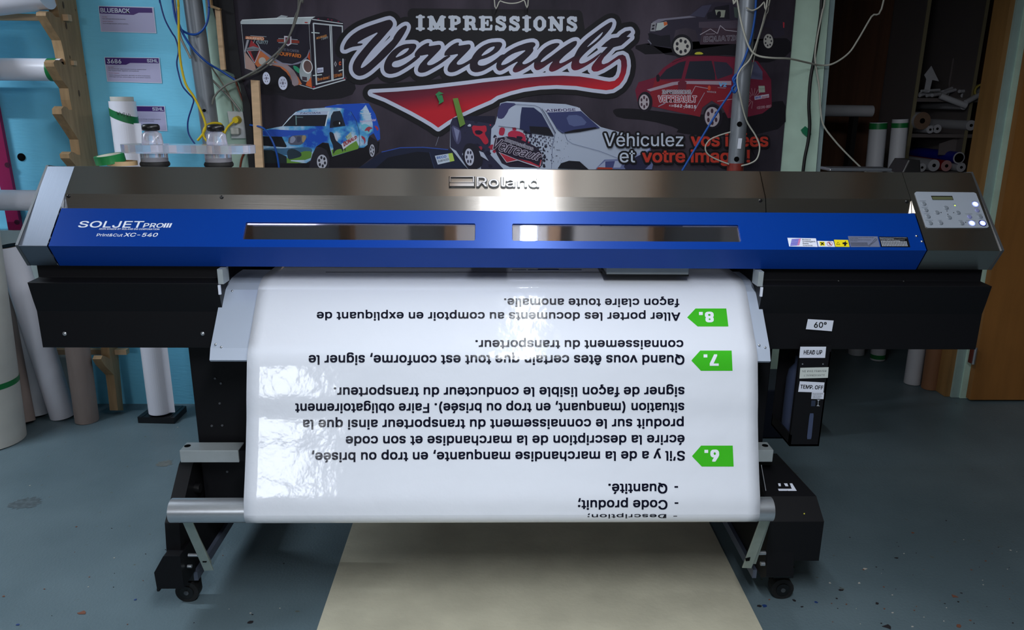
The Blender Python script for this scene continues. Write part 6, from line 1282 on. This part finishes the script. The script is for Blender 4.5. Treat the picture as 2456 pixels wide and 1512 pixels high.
rollend('blue roll with a hollow grey end on the lower shelf', (2300, 379), 14, None, m_rblue, hollow=True)
rollend('grey roll end left of the red roll on the lower shelf', (2240, 397), 14, 'low', m_rollg)
rollend('red roll with pinkish end on the lower shelf', (2270, 398), 13, 'low', m_rred, mend=mat('pinkish_end', (200, 150, 150), 0.6))
rollend('dim roll end at the right of the lower shelf', (2305, 404), 11, 'low', m_rollg)
rollend('flat dim roll end at the left of the lower shelf', (2211, 404), 10, 'low', m_rollg)
rollend('small white roll end on the top shelf beside the yellow ring', (2374, 218), 9, 'top', m_rollg)
rollend('white tube end jutting below the top shelf', (2312, 254), 9, None, m_rollg)
c = P(2359, 215, y=4.86); mb = MB(); ring(mb, (c.x, 4.88, shz['top'] + 0.046), (0.35, 1, 0), 0.044, 0.034, 0.04, mat('yellow_tape', (190, 170, 60), 0.5), m_card); tag(mb.build('tape_roll'), 'dull yellow tape ring standing on the top shelf in the storeroom', 'tape roll')
def paper(label, pts, y, m_=m_rollg, name='paper_sheet', lift=0.0):
    mb = MB(); mb.slab([P(*p, y=y) for p in pts], 0.004, m_); tag(mb.build(name), label, 'paper' if name == 'paper_sheet' else 'board')
paper('triangular white offcut standing on the top shelf', ((2234, 158), (2252, 195), (2236, 192), (2229, 222), (2216, 222), (2222, 190), (2217, 180)), 4.95)
paper('grey board standing in the middle of the top shelf', ((2285, 140), (2345, 140), (2338, 200), (2350, 202), (2345, 228), (2276, 228), (2275, 200)), 5.15, m_dgrey, 'grey_board')
paper('grey board standing below the middle shelf with a pale right edge', ((2253, 345), (2312, 325), (2316, 326), (2311, 372), (2250, 372)), 4.97, m_dgrey, 'grey_board')
mb = MB(); random.seed(3)
for k in range(16):
    x, y = random.uniform(2200, 2350), random.uniform(218, 238); a_ = P(x, y, y=4.93 + k * 0.01); l = random.uniform(0.05, 0.16); h_ = random.uniform(0.006, 0.014); dz = random.uniform(-0.02, 0.03)
    a_.z = max(a_.z, shz['top'] + 0.012 + k * 0.001)
    mb.cyl(a_, a_ + Vector((l, 0.05, abs(dz))), h_, material=m_rollg, n=12)
tag(mb.build('paper_scraps', kind='stuff'), 'heap of rolled white paper scraps on the top storeroom shelf', 'paper scraps')
for lab, q0, q1, r_ in (('slanting white paper tube hanging over the top shelf edge, left one', (2255, 230), (2318, 254), 7), ('slanting white paper tube hanging over the top shelf edge, right one', (2360, 222), (2316, 246), 6)):
    mb = MB(); mb.cyl(P(*q0, y=4.88), P(*q1, y=4.84), r_ * 4.9 / F_PX, material=m_rollg, n=16); tag(mb.build('paper_tube'), lab, 'tube')
a_, b_3 = P(1950, 265, y=4.7), P(2095, 267, y=4.7); mb = MB(); mb.cyl((a_.x, 4.72, a_.z), (b_3.x, 4.72, b_3.z), 0.034, material=m_rollg, n=28); 
m_trs = mat('black_trestle', (16, 12, 10), 0.8); mb.box((a_.x + 0.05, 4.69, 0.004), (a_.x + 0.08, 4.75, a_.z - 0.034), m_trs); mb.box((b_3.x - 0.12, 4.69, 0.004), (b_3.x - 0.09, 4.75, b_3.z - 0.034), m_trs)
tag(mb.build('media_roll'), 'dim grey roll lying crosswise on trestles behind the green post', 'roll')
# upright tubes beyond the doorway
def upright(label, foot, topq, wpx, material, tape=None):
    f = P(*foot, z=0.0); r = wpx / 2 * f.y * 1.03 / F_PX; tp = P(*topq, y=f.y) if topq else Vector((f.x, f.y, 1.0))
    t = thing('cardboard_tube', label, 'tube', tuple(f), 'upright tubes beyond the doorway'); b = Vector((f.x, f.y + r * 0.9, 0.003)); e = Vector((tp.x, f.y + r * 0.9, tp.z)); d = (e - b).normalized()
    mb = MB(); mb.cyl(b, e, r, material=material, n=36, cap_mat=m_hole); mb.build('tube_body', t)
    for z0, z1 in [((e - b).length + z0, (e - b).length + z1) if z0 < 0 else (z0, z1) for z0, z1 in (tape or [])]:
        mb = MB(); mb.cyl(b + d * z0, b + d * z1, r + 0.0012, material=m_tape, caps=False, n=36); mb.build('tape', t)
upright('white upright tube with green tape at its top, nearer one beyond the doorway', (2061, 855), (2116, 294), 38, m_rollg, [(-0.004, -0.036)])
upright('dimmer white upright tube with green tape at its foot, right of its twin', (2112, 868), (2168, 286), 35, m_rollg, [(0.01, 0.035), (-0.02, -0.045)])
upright('short white tube standing by the door frame beside the brown tube', (2196, 926), (2270, 445), 39, m_rollg, [(0.30, 0.34)])
upright('short brown cardboard tube standing by the door frame', (2238, 938), (2310, 450), 39, mat('brown_tube', (140, 96, 66), 0.7))
c0, c1_ = P(1846, 888, y=3.36), P(1885, 888, y=3.36)
mb = MB(); mb.box((c0.x - 0.25, 3.10, 0.003), (c1_.x + 0.02, 3.38, c0.z), mat('navy_bin', (30, 34, 52), 0.5)); tag(mb.build('storage_bin', bevel=0.006), 'dark navy bin standing before the foot of the green post behind the printer', 'bin')
# floor debris: small chips and stains
m_chip = [mat('chip_dark', (34, 30, 34), 0.7), mat('chip_blue', (30, 60, 120), 0.6), mat('chip_rust', (120, 74, 56), 0.7), mat('chip_pale', (190, 186, 178), 0.7)]
mb = MB(); random.seed(5)
for (px, py, s_, c_) in [(1821, 1456, 6, 0), (1833, 1455, 7, 1), (1845, 1440, 3, 2), (1905, 1442, 5, 0), (1923, 1457, 4, 0), (1958, 1446, 4, 1), (2018, 1417, 6, 0), (2150, 1340, 6, 0), (2188, 1279, 5, 2), (2075, 1366, 6, 3), (2269, 1250, 3, 0), (2104, 1449, 6, 0), (2130, 1505, 12, 0), (2290, 1432, 8, 2), (195, 1472, 10, 2), (325, 1440, 4, 1), (43, 1500, 4, 1), (8, 1432, 4, 2), (600, 1495, 8, 0), (72, 1166, 3, 3), (426, 1026, 3, 3), (2007, 1437, 3, 0), (2423, 1321, 3, 3), (2300, 1503, 8, 2), (2060, 1400, 4, 3), (1990, 1400, 3, 3)] + [(random.uniform(1980, 2440), random.uniform(1290, 1505), random.uniform(1, 3), random.choice([0, 0, 2, 3])) for _ in range(50)] + [(random.uniform(10, 700), random.uniform(1260, 1505), random.uniform(1, 2.6), random.choice([0, 2, 3])) for _ in range(28)]:
    f = P(px, py, z=0.0); pts = []
    n = 7; a0 = random.random() * 6
    for i in range(n): rr_ = s_ * 0.0011 * random.uniform(0.4, 1.1); pts.append((f.x + rr_ * 1.3 * math.cos(a0 + i * 2 * math.pi / n), f.y + rr_ * math.sin(a0 + i * 2 * math.pi / n)))
    mb.loft([(x, y, 0.0006) for x, y in pts], [(x, y, 0.002) for x, y in pts], m_chip[c_])
tag(mb.build('floor_chips', kind='stuff'), 'tiny chips and paint flecks scattered on the grey floor', 'chips')
mb = MB(); mb.box((-3.27, 2.26, 2.365), (-2.23, 2.34, 2.405), mat('fixture_white', (220, 220, 220), 0.5)); tag(mb.build('strip_light'), 'crosswise fluorescent strip light by the left wall', 'light')
m_st1 = mat('dark_smudge', (80, 92, 98), 0.5, noise=(60, 0.3)); m_st2 = mat('brown_scuff', (104, 108, 106), 0.5, noise=(60, 0.2))
for (px, py, wx_, wy_, m_, lab) in ((395, 1113, 21, 7, m_st2, 'small brownish scuff on the floor left of the crossbar'), (60, 1208, 44, 13, m_st1, 'dark smudge on the floor near the left edge')):
    random.seed(px); pts = []
    for i in range(40): a = i * math.pi / 20; rr_ = random.uniform(0.72, 1.12); q_ = P(px + wx_ * rr_ * math.cos(a), py + wy_ * rr_ * math.sin(a) - 0.15 * (wx_ * rr_ * math.cos(a)), z=0.0); pts.append((q_.x, q_.y, 0.0007))
    mb = MB(); mb.poly(pts, m_); tag(mb.build('floor_stain'), lab, 'stain')
# fluorescent fixture bodies above the lights
for i, (x, y0, y1, lab) in enumerate(((0.135, 0.6, 2.9, 'bare fluorescent strip light above the middle of the printer'), (0.12, -0.52, 0.72, 'short fluorescent strip light above the camera side of the room'))):
    mb = MB(); zl = 2.205 if i == 0 else 2.305; mb.box((x - 0.04, y0, zl), (x + 0.04, y1, zl + 0.04), mat('fixture_white', (220, 220, 220), 0.5)); tag(mb.build('strip_light'), lab, 'light')
